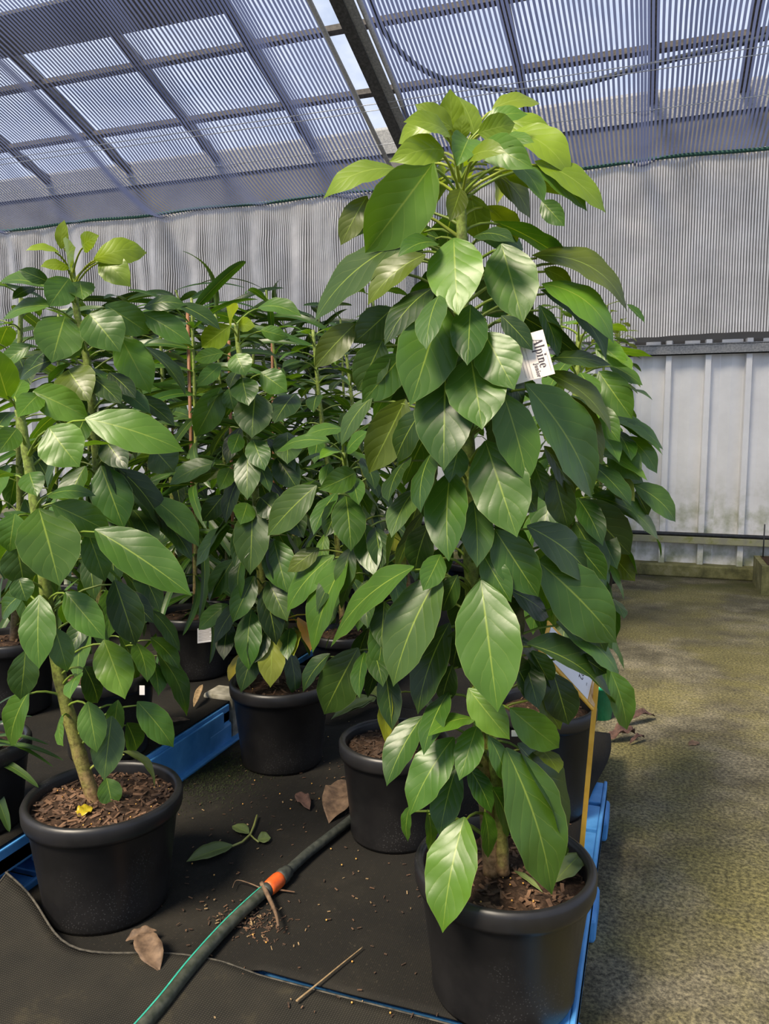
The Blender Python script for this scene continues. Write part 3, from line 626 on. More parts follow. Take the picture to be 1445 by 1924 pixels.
# ---- B: front left plant with the curved pale stem
cB = onz(195, 1490, ZD+PH); cB.z = ZD+.005; DB = depth(cB)
stB = [atd(186,1530,DB), atd(150,1420,DB), atd(112,1270,DB), atd(86,1110,DB), atd(65,940,DB), atd(50,850,DB), atd(36,770,DB)]
B = Plant('leafy_plant', 'leafy plant with bare pale curved stem in the pot before the blue skirt board', cB, [stB], .019, .011)
zsB = pot(B, cB, .208, PH, .035, 420, 9)
B.photo([(15,750,-15,650,58,'b',dict(b=.05)),(25,750,45,712,32,'b',dict(back=1)),(62,735,167,785,62,'b',dict(b=.12,fo=.3)),(75,740,34,782,40,'b',dict(b=.05)),(92,803,150,878,84,'b',dict(b=.08,Rb=.15,Rt=.22,fo=.1)),(160,786,347,846,66,'b',dict(b=.08,r=.4,zb=.15,zt=.12)),(32,805,-4,852,42,'m',dict(Rb=.1)),(55,888,70,932,46,'m',dict(Rb=.06,Rt=.12)),
(73,955,112,1102,106,'m',dict(Rb=.09,Rt=.17,b=.05,fo=.1)),(88,932,180,930,28,'g',dict(b=.12)),(97,947,211,1002,60,'m',dict(b=.08)),(178,995,361,1120,78,'m',dict(b=.06,zb=.10,zt=.13,r=.38)),(28,965,17,1038,56,'m',dict(Rt=.12)),(30,1020,45,1102,66,'s',dict(Rt=.08)),(165,1000,198,1093,50,'g',dict(Rt=.15)),(74,1118,73,1257,62,'m',dict(Rb=.1,Rt=.16)),(123,1112,198,1202,58,'m',dict(b=.07)),(215,1090,255,1213,64,'d',dict(back=1)),
(103,1180,127,1263,44,'m',dict(Rt=.12)),(48,1222,38,1315,52,'s',dict(Rt=.12)),(55,1298,20,1402,46,'m',dict(Rt=.14)),(195,1202,235,1314,68,'b',dict(wv=.06,Rt=.2)),(165,1318,182,1414,50,'m',dict(Rt=.15)),(210,1345,195,1467,58,'s',dict(Rt=.14,Rb=.12)),(200,1462,212,1520,44,'m',dict(Rt=.07,Rb=.05,pet=False)),(258,1318,327,1404,52,'m',dict(b=.08)),(222,1315,215,1387,32,'m',dict(Rt=.1)),(238,1358,256,1410,38,'g',dict(back=1)),(158,1252,185,1322,40,'d',dict(Rt=.08)),
(228,1412,292,1478,14,'p',dict(b=.16,Rt=.1)),(150,1265,130,1312,16,'m',{}),(115,1345,117,1402,16,'m',{}),(35,1085,50,1130,42,'g',dict(Rt=.1)),(60,1000,10,960,30,'g',dict(back=1)),(50,1110,0,1160,34,'g',dict(back=1)),(110,1110,150,1180,34,'d',dict(back=1))], DB, .10, .19)
B.whorls(14, .95, 1.45, .17, 'gmm', (azb-1.4, azb+1.4), .10, seed=8, top=None)
# ---- B2: taller plant behind B
cB2 = onz(205, 1395, ZL+.03); cB2.z = ZL+.004; DB2 = depth(cB2)
stB2 = [atd(200,1330,DB2), atd(190,1140,DB2), atd(183,900,DB2), atd(176,800,DB2), atd(165,690,DB2), atd(145,590,DB2), atd(138,530,DB2), atd(132,480,DB2)]
stB2[0] = Vector((cB2.x, cB2.y, ZL+.27))
B2 = Plant('leafy_plant', 'leafy plant with upright stem on the raised pallet behind the curved stem', cB2, [stB2], .017, .009)
pot(B2, cB2, .17, .29, .03, 60, 2)
B2.photo([(115,468,121,413,22,'l',dict(Rb=.03,Rt=.04)),(155,465,186,442,30,'l',dict(b=.1)),(176,488,277,474,40,'l',dict(b=.26)),(180,495,258,475,16,'l',dict(b=.16)),(190,484,245,538,50,'l',dict(b=.12)),(112,475,48,470,14,'l',dict(b=.1)),(130,503,76,500,20,'l',dict(b=.12)),(130,490,142,465,24,'l',dict(Rb=.03)),(150,528,156,563,46,'m',dict(Rb=.08,Rt=.14)),(130,523,92,576,52,'m',dict(Rt=.18)),(92,530,35,507,26,'g',dict(b=.12)),(90,540,-10,537,32,'m',dict(b=.1)),(66,540,22,562,18,'d',{}),(95,575,0,606,24,'m',dict(b=.1)),
(122,595,97,682,80,'m',dict(Rb=.12,Rt=.2)),(150,620,118,676,40,'m',dict(Rt=.12)),(168,590,226,661,78,'m',dict(Rb=.12,Rt=.2)),(198,573,281,627,54,'m',dict(b=.09)),(270,590,361,647,44,'m',dict(b=.08)),(270,578,352,574,26,'g',dict(b=.14,back=1)),(335,572,415,618,24,'d',dict(b=.06,pet=False,back=1)),(225,630,283,739,64,'b',dict(b=.08)),(270,650,350,742,28,'d',dict(b=.08)),(128,695,168,753,72,'u',dict(Rb=.14,Rt=.2)),(172,708,228,760,38,'d',{}),(105,675,38,714,34,'d',dict(b=.1)),(205,700,255,747,32,'k',{}),(225,732,283,777,32,'g',{}),
(190,875,233,994,72,'g',dict(Rt=.18)),(222,880,312,1002,36,'d',dict(b=.08)),(288,842,328,887,60,'s',dict(pet=False)),(285,936,376,1026,48,'m',dict(b=.09,pet=False)),(250,958,293,1032,42,'s',{}),(300,968,362,1054,30,'d',dict(pet=False)),(198,828,240,882,52,'d',{}),(60,648,0,692,28,'m',{}),(255,745,330,800,30,'d',dict(back=1)),(120,720,60,760,40,'d',dict(back=1)),
(256,1208,277,1282,36,'m',{}),(283,1198,338,1257,32,'m',dict(b=.1)),(295,1226,353,1345,30,'m',dict(b=.09)),(285,1240,298,1307,30,'g',{}),(283,1145,340,1224,20,'s',{}),(255,1060,300,1150,44,'d',{}),(230,1010,300,1040,34,'d',{}),(205,1010,215,1100,44,'d',{}),(225,1110,290,1170,40,'k',{}),(170,1150,130,1230,36,'d',{})], DB2, .12, .22)
B2.whorls(44, .75, 1.75, .2, 'ddgm', (0, 6.283), .10, seed=12, top=None, droop=(1.2,.5))
# ---- C: middle plant
cC = onz(528, 1278, ZD+.325); cC.z = ZD+.005; DC = depth(cC)
stC = [Vector((cC.x-.02, cC.y, ZD+.27)), atd(492,1100,DC), atd(478,900,DC), atd(465,780,DC), atd(455,700,DC), atd(448,650,DC), atd(444,610,DC)]
Cc = Plant('leafy_plant', 'leafy plant with yellowing lower leaves in the pot behind the moss patch', cC, [stC], .017, .009)
pot(Cc, cC, .198, .325, .03, 60, 5)
Cc.photo([(432,612,378,653,44,'l',dict(Rb=.08,Rt=.14)),(448,608,480,613,26,'l',dict(b=.1)),(435,600,425,576,24,'l',dict(Rb=.03)),(443,665,462,706,44,'m',dict(Rt=.15)),(420,662,363,676,26,'m',dict(b=.1)),(415,685,370,726,28,'m',{}),(455,710,467,763,50,'g',{}),(415,728,367,821,52,'m',{}),(430,730,440,772,32,'m',dict(Rt=.1)),(480,738,473,823,68,'s',dict(Rb=.1,Rt=.17)),(490,700,540,736,46,'m',{}),(555,740,515,796,44,'d',{}),(490,620,542,634,26,'m',dict(b=.12)),(485,578,567,594,26,'m',dict(b=.12,back=1)),(450,815,435,853,30,'g',{}),(475,825,497,884,44,'g',{}),(467,845,465,940,46,'s',{}),(432,880,412,922,32,'m',{}),(465,945,452,985,40,'m',{}),
(475,950,470,1080,64,'s',{}),(515,1015,540,1114,62,'g',{}),(432,990,366,1064,34,'m',dict(b=.08)),(440,1050,395,1127,40,'g',{}),(478,1082,437,1170,44,'g',{}),(428,1135,373,1184,30,'m',dict(b=.08)),(473,1145,467,1260,50,'g',{}),(505,1092,540,1167,48,'s',{}),(512,1190,508,1292,50,'q',{}),(455,1225,430,1280,20,'y',{}),(560,1160,584,1224,20,'o',{}),(555,1185,552,1232,28,'q',{}),(575,1150,590,1190,14,'y',{}),(545,1180,540,1240,30,'g',{}),
(490,935,530,972,52,'d',{}),(540,812,540,872,52,'s',{}),(405,870,318,911,30,'m',dict(b=.1)),(420,885,355,905,24,'u',dict(b=.08)),(520,860,560,920,50,'d',{}),(500,1180,470,1250,40,'d',{}),(430,1170,420,1240,36,'d',{}),(420,930,380,980,36,'d',{}),(540,950,570,1010,50,'d',{})], DC, .11, .2)
Cc.whorls(46, .6, 1.65, .2, 'ddgk', (0, 6.283), .10, seed=21, top=None, droop=(1.25,.6))
# ---- D: shorter plant behind the front pot
cD = onz(742, 1388, ZD+.315); cD.z = ZD+.005; DD = depth(cD)
stD = [Vector((cD.x, cD.y, ZD+.26)), atd(736,1290,DD), atd(722,1180,DD), atd(685,1000,DD), atd(655,900,DD), atd(645,850,DD)]
Dp = Plant('leafy_plant', 'shorter leafy plant in the pot where the dark hose ends', cD, [stD], .016, .008)
pot(Dp, cD, .178, .315, .035, 160, 6, chipm='bark_dark')
Dp.photo([(673,1217,607,1345,78,'s',dict(Rt=.2)),(657,1040,588,1227,60,'m',dict(Rt=.2)),(660,1028,640,1117,40,'s',dict(Rt=.14)),(685,1225,675,1312,26,'g',{}),(745,1000,735,1122,48,'q',dict(Rt=.1)),(705,990,715,1072,42,'d',{}),(770,1032,703,1076,24,'d',dict(b=.08)),(722,1130,715,1217,48,'d',{}),(668,888,600,920,46,'m',dict(b=.12)),(620,830,515,848,28,'m',dict(b=.1)),(645,806,572,820,22,'m',dict(b=.1)),(640,848,600,862,18,'b',dict(b=.1)),(595,912,503,1007,58,'s',dict(b=.06)),(650,932,660,1035,62,'g',{}),(628,1043,537,1149,50,'m',dict(b=.09)),(620,1228,567,1300,28,'d',dict(b=.08)),(600,1030,540,1075,34,'u',{}),(690,1090,690,1180,44,'d',{}),(700,1215,720,1290,40,'d',{}),(640,940,610,1010,44,'d',{}),(680,860,705,920,30,'d',{}),(650,850,690,810,24,'m',{}),(735,1300,726,1400,22,'q',dict(Rt=.08))], DD, .11, .2)
Dp.whorls(34, .62, 1.35, .18, 'ddg', (0, 6.283), .09, seed=31, top='g', droop=(1.25,.5))
# ---- F: plant behind the front pot at the aisle edge
cF = onz(1024, 1322, ZD+.37); cF.z = ZD+.005; DF = depth(cF)
stF = [Vector((cF.x, cF.y, ZD+.3)), atd(1058,1150,DF), atd(1068,950,DF), atd(1078,800,DF), atd(1085,700,DF), atd(1088,630,DF)]
Fp = Plant('leafy_plant', 'broad leafy plant at the aisle edge in the pot behind the yellow stake', cF, [stF], .017, .009)
pot(Fp, cF, .172, .37, .04, 40, 7)
Fp.photo([(1125,698,1188,787,60,'m',{}),(1145,685,1208,724,24,'m',{}),(1150,785,1247,845,28,'m',dict(b=.1)),(1180,820,1235,890,32,'b',dict(b=.1)),(1190,910,1272,980,42,'m',dict(b=.12)),(1112,932,1248,1044,42,'m',dict(b=.14)),(1090,938,1186,1044,80,'s',{}),(1080,980,1138,1094,56,'s',{}),(1148,1038,1193,1092,44,'u',{}),(1150,895,1193,942,42,'u',{}),(1145,868,1210,908,32,'s',{}),(1145,1120,1173,1162,18,'m',{}),(1195,922,1219,968,32,'g',{}),(1153,805,1188,864,14,'g',{}),(1148,838,1202,902,56,'m',{}),(1120,640,1180,690,40,'b',{}),(1100,620,1150,600,30,'l',{}),(1090,700,1120,760,40,'m',{}),(1110,760,1165,830,46,'m',{}),(1120,990,1160,1070,44,'g',{}),(1100,1080,1150,1140,44,'g',{}),(1110,1150,1150,1220,40,'g',{}),(1128,1225,1140,1300,36,'m',{})], DF, .12, .24)
Fp.whorls(60, .8, 1.78, .22, 'mgmb', (0, 6.283), .11, seed=41, top='b', droop=(1.15,.1))
# ---- more plants of the same kind behind
USED = [cA, cB, cB2, cC, cD, cF]
def support(px, py):
    q = support0(px, py); k = 0
    while k < 60 and any((q.xy-c.xy).length < .37 for c in USED):
        k += 1; q.y += .05
        if q.y > 5.7 and k > 5: q.y -= .6; q.x -= .11
    if q.x < XP-.15 and q.y < 6.1: q.z = ZL+.004
    USED.append(q.copy()); return q
def support0(px, py):
    q = onz(px, py, ZL+.004)
    if q.x < XP-.17 and q.y < 6.2: return q
    q = onz(px, py, ZD+.006)
    if q.x < XP+.19 and q.y < 6.2: q.x = max(q.x, XP+.2) if q.x > XP-.1 else min(q.x, XP-.2)
    if q.x < XP: q.z = ZL+.004
    if q.y > 5.75: q = onz(px, py, .001)
    elif q.x > -.45: q.x = -.45
    return q
def backplant(px, py, zb, ptop, n, label, seed, L=.2, tones='mgd', R=.17, h=.3, top='b', reach=.11, droop=(1.2,.1), pot_chips=20):
    c = support(px, py); D = depth(c); st = [c+Vector((0,0,h-.05))]; tp = atd(*ptop, D)
    st += [st[0].lerp(tp, .35)+Vector((.02,.0,0)), st[0].lerp(tp, .7), tp]
    p = Plant('leafy_plant', label, c, [st], .016, .008, 'leafy plants in the back rows'); pot(p, c, R, h, .03, pot_chips, seed)
    p.whorls(n, c.z+h+.1, tp.z+.02, L, tones, (0, 6.283), reach, seed=seed, top=top, droop=droop); return p
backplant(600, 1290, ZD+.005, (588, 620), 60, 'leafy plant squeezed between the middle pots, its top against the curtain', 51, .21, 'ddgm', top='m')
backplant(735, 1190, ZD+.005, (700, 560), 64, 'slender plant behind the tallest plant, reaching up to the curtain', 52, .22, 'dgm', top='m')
backplant(1115, 1130, ZD+.005, (1140, 575), 90, 'bushy bright plant near the back wall beside the aisle', 53, .19, 'bmml', top='l')
backplant(1060, 1160, ZD+.005, (1055, 570), 70, 'bushy plant hidden behind the white name card', 54, .2, 'mmg', top='b')
backplant(1130, 1093, ZD+.005, (1165, 610), 80, 'hindmost bright plant of the aisle row beside the metal wall', 55, .2, 'bmbl', top='l')
backplant(880, 1130, ZD+.005, (880, 600), 60, 'leafy plant in the row behind the tallest plant', 56, .2, 'gmd', top='m')
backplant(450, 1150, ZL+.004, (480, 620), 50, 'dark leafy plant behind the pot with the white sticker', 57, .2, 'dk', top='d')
backplant(330, 1190, ZL, (300, 600), 60, 'leafy plant in shade-darkened greens among the strap leaved plants', 59, .2, 'kd', top='d')
backplant(640, 1230, ZD, (650, 660), 60, 'leafy plant in shade-darkened greens behind the hose end pot', 60, .2, 'kd', top='d')
backplant(30, 1330, ZL+.004, (40, 560), 50, 'leafy plant at the outer end of the raised pallet', 58, .22, 'gmd', top='m')
# ---- strap leaved plants
def strapplant(px, py, zb, ptop, n, label, seed, L=.46, w=.042, tones='dggs', R=.16, h=.29, z0=None, stake=None):
    c = support(px, py); D = depth(c); tp = atd(*ptop, D); s0 = c+Vector((0,0,h-.05))
    p = Plant('strap_leaved_plant', label, c, [[s0, s0.lerp(tp,.5)+Vector((.015,0,0)), tp]], .011, .006, 'strap leaved plants'); pot(p, c, R, h, .03, 20, seed)
    p.straps(n, tp.z, L, tones, seed, w=w, z0=z0)
    if stake:
        q = atd(*stake, D); mb = MB(); mb.tube([Vector((q.x,q.y,c.z+h-.1))-p.o, Vector((q.x,q.y,q.z))-p.o], .008, 7); mb.build('cane', M['bamboo'], p.root, True)
    return p
H1 = strapplant(368, 1262, ZL+.004, (360, 560), 70, 'strap leaved plant in the black pot with the white sticker', 61, stake=(352,570), R=.19)
strapplant(300, 1215, ZL+.004, (330, 545), 64, 'strap leaved plant with arching tips against the curtain', 62, stake=(318,600))
strapplant(560, 1160, ZL+.004, (500, 545), 60, 'strap leaved plant with one upright bud above the others', 63, stake=(510,580))
strapplant(230, 1190, ZL+.004, (240, 570), 60, 'strap leaved plant behind the upright stemmed plant', 64)
strapplant(650, 1140, ZL+.004, (640, 600), 50, 'strap leaved plant deep in the back row', 65, stake=(525,690))
strapplant(100, 1210, ZL+.004, (110, 590), 50, 'strap leaved plant by the curtain beyond the raised pallet', 66)
strapplant(420, 1225, ZD, (405, 590), 80, 'dense strap leaved plant beside the grey block', 67, L=.5, stake=(430,640))
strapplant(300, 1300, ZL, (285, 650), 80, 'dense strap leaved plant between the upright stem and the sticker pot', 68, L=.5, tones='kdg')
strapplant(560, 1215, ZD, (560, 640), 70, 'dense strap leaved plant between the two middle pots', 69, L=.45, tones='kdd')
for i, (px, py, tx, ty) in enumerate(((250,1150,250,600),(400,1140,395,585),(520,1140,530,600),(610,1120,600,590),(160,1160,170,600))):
    strapplant(px, py, ZL, (tx, ty), 80, 'strap leaved plant in shade-darkened greens in the hindmost row below the wall curtain', 80+i, L=.55, tones='kdd', w=.055)
# low strap plant at the edge of the raised pallet
cJ = onz(-40, 1545, ZL+.004); DJ = depth(cJ)
J = Plant('strap_leaved_plant', 'low plant with a few arching strap leaves beside the curved stem', cJ, [[cJ+Vector((0,0,.2)), cJ+Vector((0,0,.33))]], .012, .008, 'strap leaved plants'); pot(J, cJ, .15, .25, .03, 20, 8)
for bx, by, tx, ty, wp, tn in ((-40,1410,118,1424,10,'s'),(-40,1425,72,1476,15,'s'),(-30,1450,18,1563,18,'s'),(-40,1395,92,1400,8,'g'),(-40,1400,40,1300,8,'d'),(-40,1405,60,1345,9,'d'),(-50,1420,-10,1530,14,'g'),(-40,1390,100,1440,7,'g')):
    Bq = atd(bx, by, DJ-.02); Tq = atd(tx, ty, DJ-.10); a = (Tq-Bq).normalized(); v = (C0-Bq).normalized()
    J.leaf(Bq, Tq, (ZU+v*.6), wp*DJ/F*1.25, tn, bend=.12, fold=.2, wav=0, petiole=False, prof=SP_W, mat='strap')

# ------------------------------------------------------------------ name card with serif lettering
def rect(a, b, c, d): return [[(a,b),(c,b),(c,d),(a,d)]]
def ring(cx, cy, ro, rO, ri, rI, a0=0, a1=360, n=28):
    out = []
    for i in range(n):
        p = math.radians(a0+(a1-a0)*i/n); q = math.radians(a0+(a1-a0)*(i+1)/n)
        out.append([(cx+ri*math.cos(p), cy+rI*math.sin(p)), (cx+ro*math.cos(p), cy+rO*math.sin(p)), (cx+ro*math.cos(q), cy+rO*math.sin(q)), (cx+ri*math.cos(q), cy+rI*math.sin(q))])
    return out
def disc(cx, cy, r, n=14): return [[(cx+r*math.cos(2*math.pi*k/n), cy+r*math.sin(2*math.pi*k/n)) for k in range(n)]]
GL = {
 'A': (1.45, [[(.12,0),(.20,0),(.72,1.5),(.62,1.5)], [(.95,0),(1.32,0),(.86,1.5),(.56,1.5)]] + rect(.38,.45,1.05,.53) + rect(0,0,.38,.07) + rect(.80,0,1.45,.07)),
 'l': (.58, rect(.12,0,.42,1.62) + rect(0,0,.55,.07) + rect(0,1.55,.2,1.62)),
 'p': (1.12, rect(.12,-.55,.42,1.0) + rect(0,-.55,.55,-.48) + rect(0,.93,.2,1.0) + ring(.58,.5,.46,.53,.18,.46,-115,115)),
 'i': (.58, rect(.12,0,.42,1.0) + rect(0,0,.55,.07) + rect(0,.93,.2,1.0) + disc(.27,1.36,.18)),
 'n': (1.18, rect(.12,0,.40,1.0) + rect(0,0,.52,.07) + rect(0,.93,.2,1.0) + rect(.74,0,1.02,.62) + rect(.64,0,1.15,.07) + ring(.66,.60,.36,.42,.12,.34,0,160,14)),
 'e': (1.0, ring(.50,.5,.48,.53,.19,.46,5,318) + rect(.24,.50,.94,.57)),
 'J': (.80, rect(.32,.05,.60,1.5) + rect(.15,1.43,.78,1.5) + ring(.28,.02,.32,.40,.06,.32,180,350,12) + disc(.06,.02,.13)),
 'u': (1.18, rect(.12,.38,.40,1.0) + rect(0,.93,.2,1.0) + rect(.72,0,1.0,1.0) + rect(.62,.93,.8,1.0) + rect(.9,0,1.14,.07) + ring(.48,.40,.36,.42,.10,.34,180,320,14)),
 'o': (1.06, ring(.52,.5,.50,.53,.20,.46)),
 'r': (.85, rect(.12,0,.42,1.0) + rect(0,0,.58,.07) + rect(0,.93,.2,1.0) + ring(.60,.62,.26,.36,.12,.30,60,175,10) + disc(.68,.82,.16))}
def lettering(s, size, x, y, fr, mb, mi=0, sx=.77):
    O, e1, e2, e3 = fr
    for ch in s:
        adv, polys = GL[ch]
        for P in polys:
            vs = [O + e1*(x+px*size*sx) + e2*(y+py*size) + e3*.0006 for px, py in P]
            mb.add(vs, [tuple(range(len(vs)))], mi)
        x += (adv+.10)*size*sx
    return x
Dt = DA-.150
TR_, BR_, BL_ = atd(1020,619,Dt+.01), atd(1043,702,Dt-.005), atd(945,736,Dt)
e1 = (BR_-TR_); Hn = e1.length; e1.normalize(); e2 = (BR_-BL_); Wn = e2.length; e2 = (e2-e1*e2.dot(e1)).normalized(); e3 = e1.cross(e2).normalized()
if e3.dot(C0-TR_) < 0: e3 = -e3
card = empty('name_card', TR_); tag(card, 'pale name card printed with dark serif lettering in the tallest plant', 'card')
O = Vector((0,0,0)); u = Dt/F*.1384
mb = MB(); vs = [O, e1*Hn, e1*Hn-e2*Wn, -e2*Wn]; vs += [v-e3*.0012 for v in vs]
mb.add(vs, [(0,1,2,3),(7,6,5,4),(0,4,5,1),(1,5,6,2),(2,6,7,3),(3,7,4,0)]); mb.build('card', M['paper'], card)
fr = (O, e1, e2, e3)
mb = MB(); lettering('Alpine', 82*u, 96*u, -168*u, fr, mb); mb.build('title', M['ink'], card)
mb = MB(); lettering('Junior', 41*u, 415*u, -236*u, fr, mb); mb.add([O+e1*a*u+e2*b*u+e3*.0006 for a, b in ((606,-172),(610,-172),(610,-166),(606,-166))], [(0,1,2,3)]); mb.build('subtitle', M['ink'], card)
mb = MB(); rs = random.Random(3)
def tiny(x0, x1, y, h, dens=.8):
    x = x0
    while x < x1:
        w = rs.uniform(5, 12); mb.add([O+e1*a*u+e2*b*u+e3*.0005 for a, b in ((x,y),(x+w,y),(x+w,y+h),(x,y+h))], [(0,1,2,3)]); x += w+rs.uniform(2.5, 5)
tiny(300, 560, -40, 7)
for r in range(3): tiny(120, 600-r*15, -300-r*42, 10)
mb.build('small_print', M['ink_grey'], card)['kind'] = 'stuff'
mb = MB(); q = TR_-e2*Wn*.35; mb.tube([O-e2*Wn*.3-e3*.001, O-e2*Wn*.3-e3*.03+ZU*.01, A.near(TR_)-TR_], .0012, 5); mb.build('tie', M['wire'], card, True)

# ------------------------------------------------------------------ yellow stake with its sign
sb = onz(1096, 1560, ZD+PH-.02); Ds = depth(sb); sp0 = atd(1121, 1283, Ds+.035)
stake = empty('sign_stake', sb); tag(stake, 'slim yellow stake with a tilted price sign in the front pot', 'sign')
ax = (sp0-sb).normalized(); sdv = ax.cross((C0-sb)).normalized(); nv = sdv.cross(ax)
def beam(a, b, w, th, name, mat, parent, o):
    mb = MB(); d = (b-a).normalized(); s1 = d.cross(C0-a).normalized(); s2 = d.cross(s1)
    vs = [p+s1*w*i+s2*th*j-o for p in (a, b) for i, j in ((-1,-1),(1,-1),(1,1),(-1,1))]
    mb.add(vs, [(3,2,1,0),(4,5,6,7),(0,1,5,4),(1,2,6,5),(2,3,7,6),(3,0,4,7)]); return bevel(mb.build(name, mat, parent), .001)
beam(sb-ax*.08, sp0, .0062, .003, 'stake', M['yellow_stake'], stake, sb)
P2, P1, P3 = atd(1116,1336,Ds+.015), atd(1052,1266,Ds+.01), atd(1130,1274,Ds+.085); f1 = P1-P2; f2 = P3-P2
f2 = f2 - f1*(f2.dot(f1)/f1.length_squared)*.0; f3 = f1.cross(f2).normalized(); f3 = f3 if f3.dot(C0-P2) > 0 else -f3
def slab(c, th, name, mat):
    mb = MB(); vs = [p-sb+f3*.0 for p in c]; vs += [v-f3*th for v in vs]
    mb.add(vs, [(0,1,2,3),(7,6,5,4),(0,4,5,1),(1,5,6,2),(2,6,7,3),(3,7,4,0)]); return mb.build(name, mat, stake)
bevel(slab([P2, P2+f1*1.6, P2+f1*1.6+f2, P2+f2], .007, 'sign_board', M['yellow_stake']), .003)
lab = slab([P2+f1*a+f2*b+f3*.0012 for a, b in ((.22,.10),(1.5,.10),(1.5,.90),(.22,.90))], .0008, 'sign_paper', M['paper_white'])
slab([P2+f1*a+f2*b+f3*.0012 for a, b in ((.02,.08),(.20,.08),(.20,.92),(.02,.92))], .001, 'sign_clip', M['card_wood'])
mb = MB()
def ft(s_, size, a, b):
    cu = bpy.data.curves.new('t', 'FONT'); cu.body = s_; to = bpy.data.objects.new('t', cu); COL.objects.link(to)
    me = to.to_mesh(); q1 = f2.normalized(); q1 = -q1; q2 = -(f1.normalized()); 
    o_ = P2+f1*a+f2*b+f3*.0018-sb
    vs = [o_+q1*v.co.x*size+q2*v.co.y*size for v in me.vertices]; fs = [tuple(p.vertices) for p in me.polygons]
    to.to_mesh_clear(); bpy.data.objects.remove(to); mb.add(vs, fs)
ft('22', .022, .56, .62); ft('Alpine', .006, .88, .70); ft('each', .005, .34, .48)
mb.build('sign_print', M['ink'], stake)

# ------------------------------------------------------------------ hose with orange joint
zm = ZD+.008
def onm(x, y, h=0.): return onz(x, y, zm+h)
hose = empty('garden_hose', onm(512, 1668)); tag(hose, 'garden hose with teal stripe and orange joint across the mats', 'hose'); ho = hose.location
hp = cat([onm(225,1975,.017), onm(300,1890,.017), onm(362,1812,.017), onm(425,1742,.017), onm(475,1694,.017), onm(503,1670,.017)], 8)
mb = MB(); mb.tube([p-ho for p in hp], .0165, 14); mb.build('hose_tube', M['hose_green'], hose, True)
mb = MB(); vs = []
for i, p in enumerate(hp):
    tg = (hp[min(i+1,len(hp)-1)]-hp[max(i-1,0)]).normalized(); sdn = tg.cross(ZU).normalized()
    for a in (.25, .48, .70): vs.append(p+(ZU*math.cos(a)-sdn*math.sin(a)*1.0)*.0171-ho)
mb.add(vs, [(3*i+k, 3*i+k+1, 3*i+k+4, 3*i+k+3) for i in range(len(hp)-1) for k in range(2)]); mb.build('stripe', M['hose_stripe'], hose, True)
def seg(a, b, rs_, name, mat, n=16):
    a = onm(*a, .018); b = onm(*b, .018); N = len(rs_); mb = MB(); mb.tube([a.lerp(b, i/(N-1))-ho for i in range(N)], rs_, n); mb.build(name, mat, hose, True)
seg((496,1677),(504,1670), [.018,.020,.020], 'collar', M['hose_dark'])
seg((502,1672),(527,1650), [.0195,.0215,.0225,.0225,.0225,.0205], 'joint', M['orange_plastic'])
seg((525,1652),(541,1637), [.021,.0225,.0225,.019,.019], 'collar', M['hose_dark'])
pp = cat([onm(538,1640,.016), onm(580,1602,.016), onm(625,1567,.016), onm(668,1533,.016)], 6); mb = MB(); mb.tube([p-ho for p in pp], .0145, 12); mb.build('pipe', M['hose_dark'], hose, True)

# ------------------------------------------------------------------ fallen leaves, twigs, litter
def flat_leaf(name, label, b, t, w, mat, cat_, h0=.006, h1=.006, z=None, bend=.06, fold=.3, wav=.06, tone=None, group=None, tw=0., nrm=None):
    z = zm if z is None else z
    B_ = onz(*b, z+h0); T_ = onz(*t, z+h1); Dw = depth((B_+T_)/2); org = (B_+T_)/2
    me = leaf_mesh(B_, T_, nrm or (ZU+(C0-org).normalized()*.4), w*Dw/F*1.15, bend, fold, wav, WP_W, random.random(), org, tw)
    o = link(name, me, M[mat]); o.location = org
    if tone: o.color = (*TONE[tone], 1)
    m = o.modifiers.new('thick', 'SOLIDIFY'); m.thickness = .0008
    if label: tag(o, label, cat_, group)
    return o
flat_leaf('dead_leaf', 'broad brown dead leaf propped against the pot behind the hose', (652,1466), (618,1544), 56, 'dead_leaf', 'leaf', .03, .004, bend=.03, wav=.09)
flat_leaf('dead_leaf', 'tan curled dead leaf with a rounded end on the mat seam', (262,1755), (300,1826), 46, 'dead_leaf', 'leaf', .03, .006, bend=.08, wav=.05)
flat_leaf('dead_leaf', 'crumpled dead leaf tucked under the pot of the curved stem', (236,1768), (296,1748), 22, 'dead_leaf', 'leaf', .008, .02, bend=.12, wav=.12)
flat_leaf('dead_leaf', 'small dark dead leaf scrap on the bare black mat', (558,1490), (582,1522), 24, 'dead_dark', 'leaf', .01, .004, wav=.12)
flat_leaf('dead_leaf', 'brown dead leaf lying along the top of the raised pallet', (306,1358), (357,1352), 12, 'dead_leaf', 'leaf', z=ZL+.004)
flat_leaf('dead_leaf', 'yellowish narrow dead leaf standing by the pot with the sticker', (364,1328), (381,1284), 11, 'twig', 'leaf', .01, .05, z=ZL+.004)
flat_leaf('dead_leaf', 'dark curled dead leaf on the concrete floor', (1165,1362), (1232,1346), 18, 'dead_dark', 'leaf', .012, .012, z=0, bend=.15, wav=.15, fold=.6)
flat_leaf('dead_leaf', 'crumpled dead leaf on the concrete at the mat corner', (1142,1392), (1196,1378), 26, 'dead_dark', 'leaf', .01, .025, z=0, bend=.2, wav=.25, fold=.7)
flat_leaf('dead_leaf', 'tiny rolled dead leaf tip on the concrete', (1183,1398), (1212,1386), 10, 'dead_dark', 'leaf', .008, .012, z=0, bend=.2, wav=.2, fold=.8)
flat_leaf('fallen_leaf', 'faint pale leaf scrap pressed on the concrete aisle', (1294,1400), (1314,1394), 14, 'dead_leaf', 'leaf', .002, .002, z=0, bend=.01)
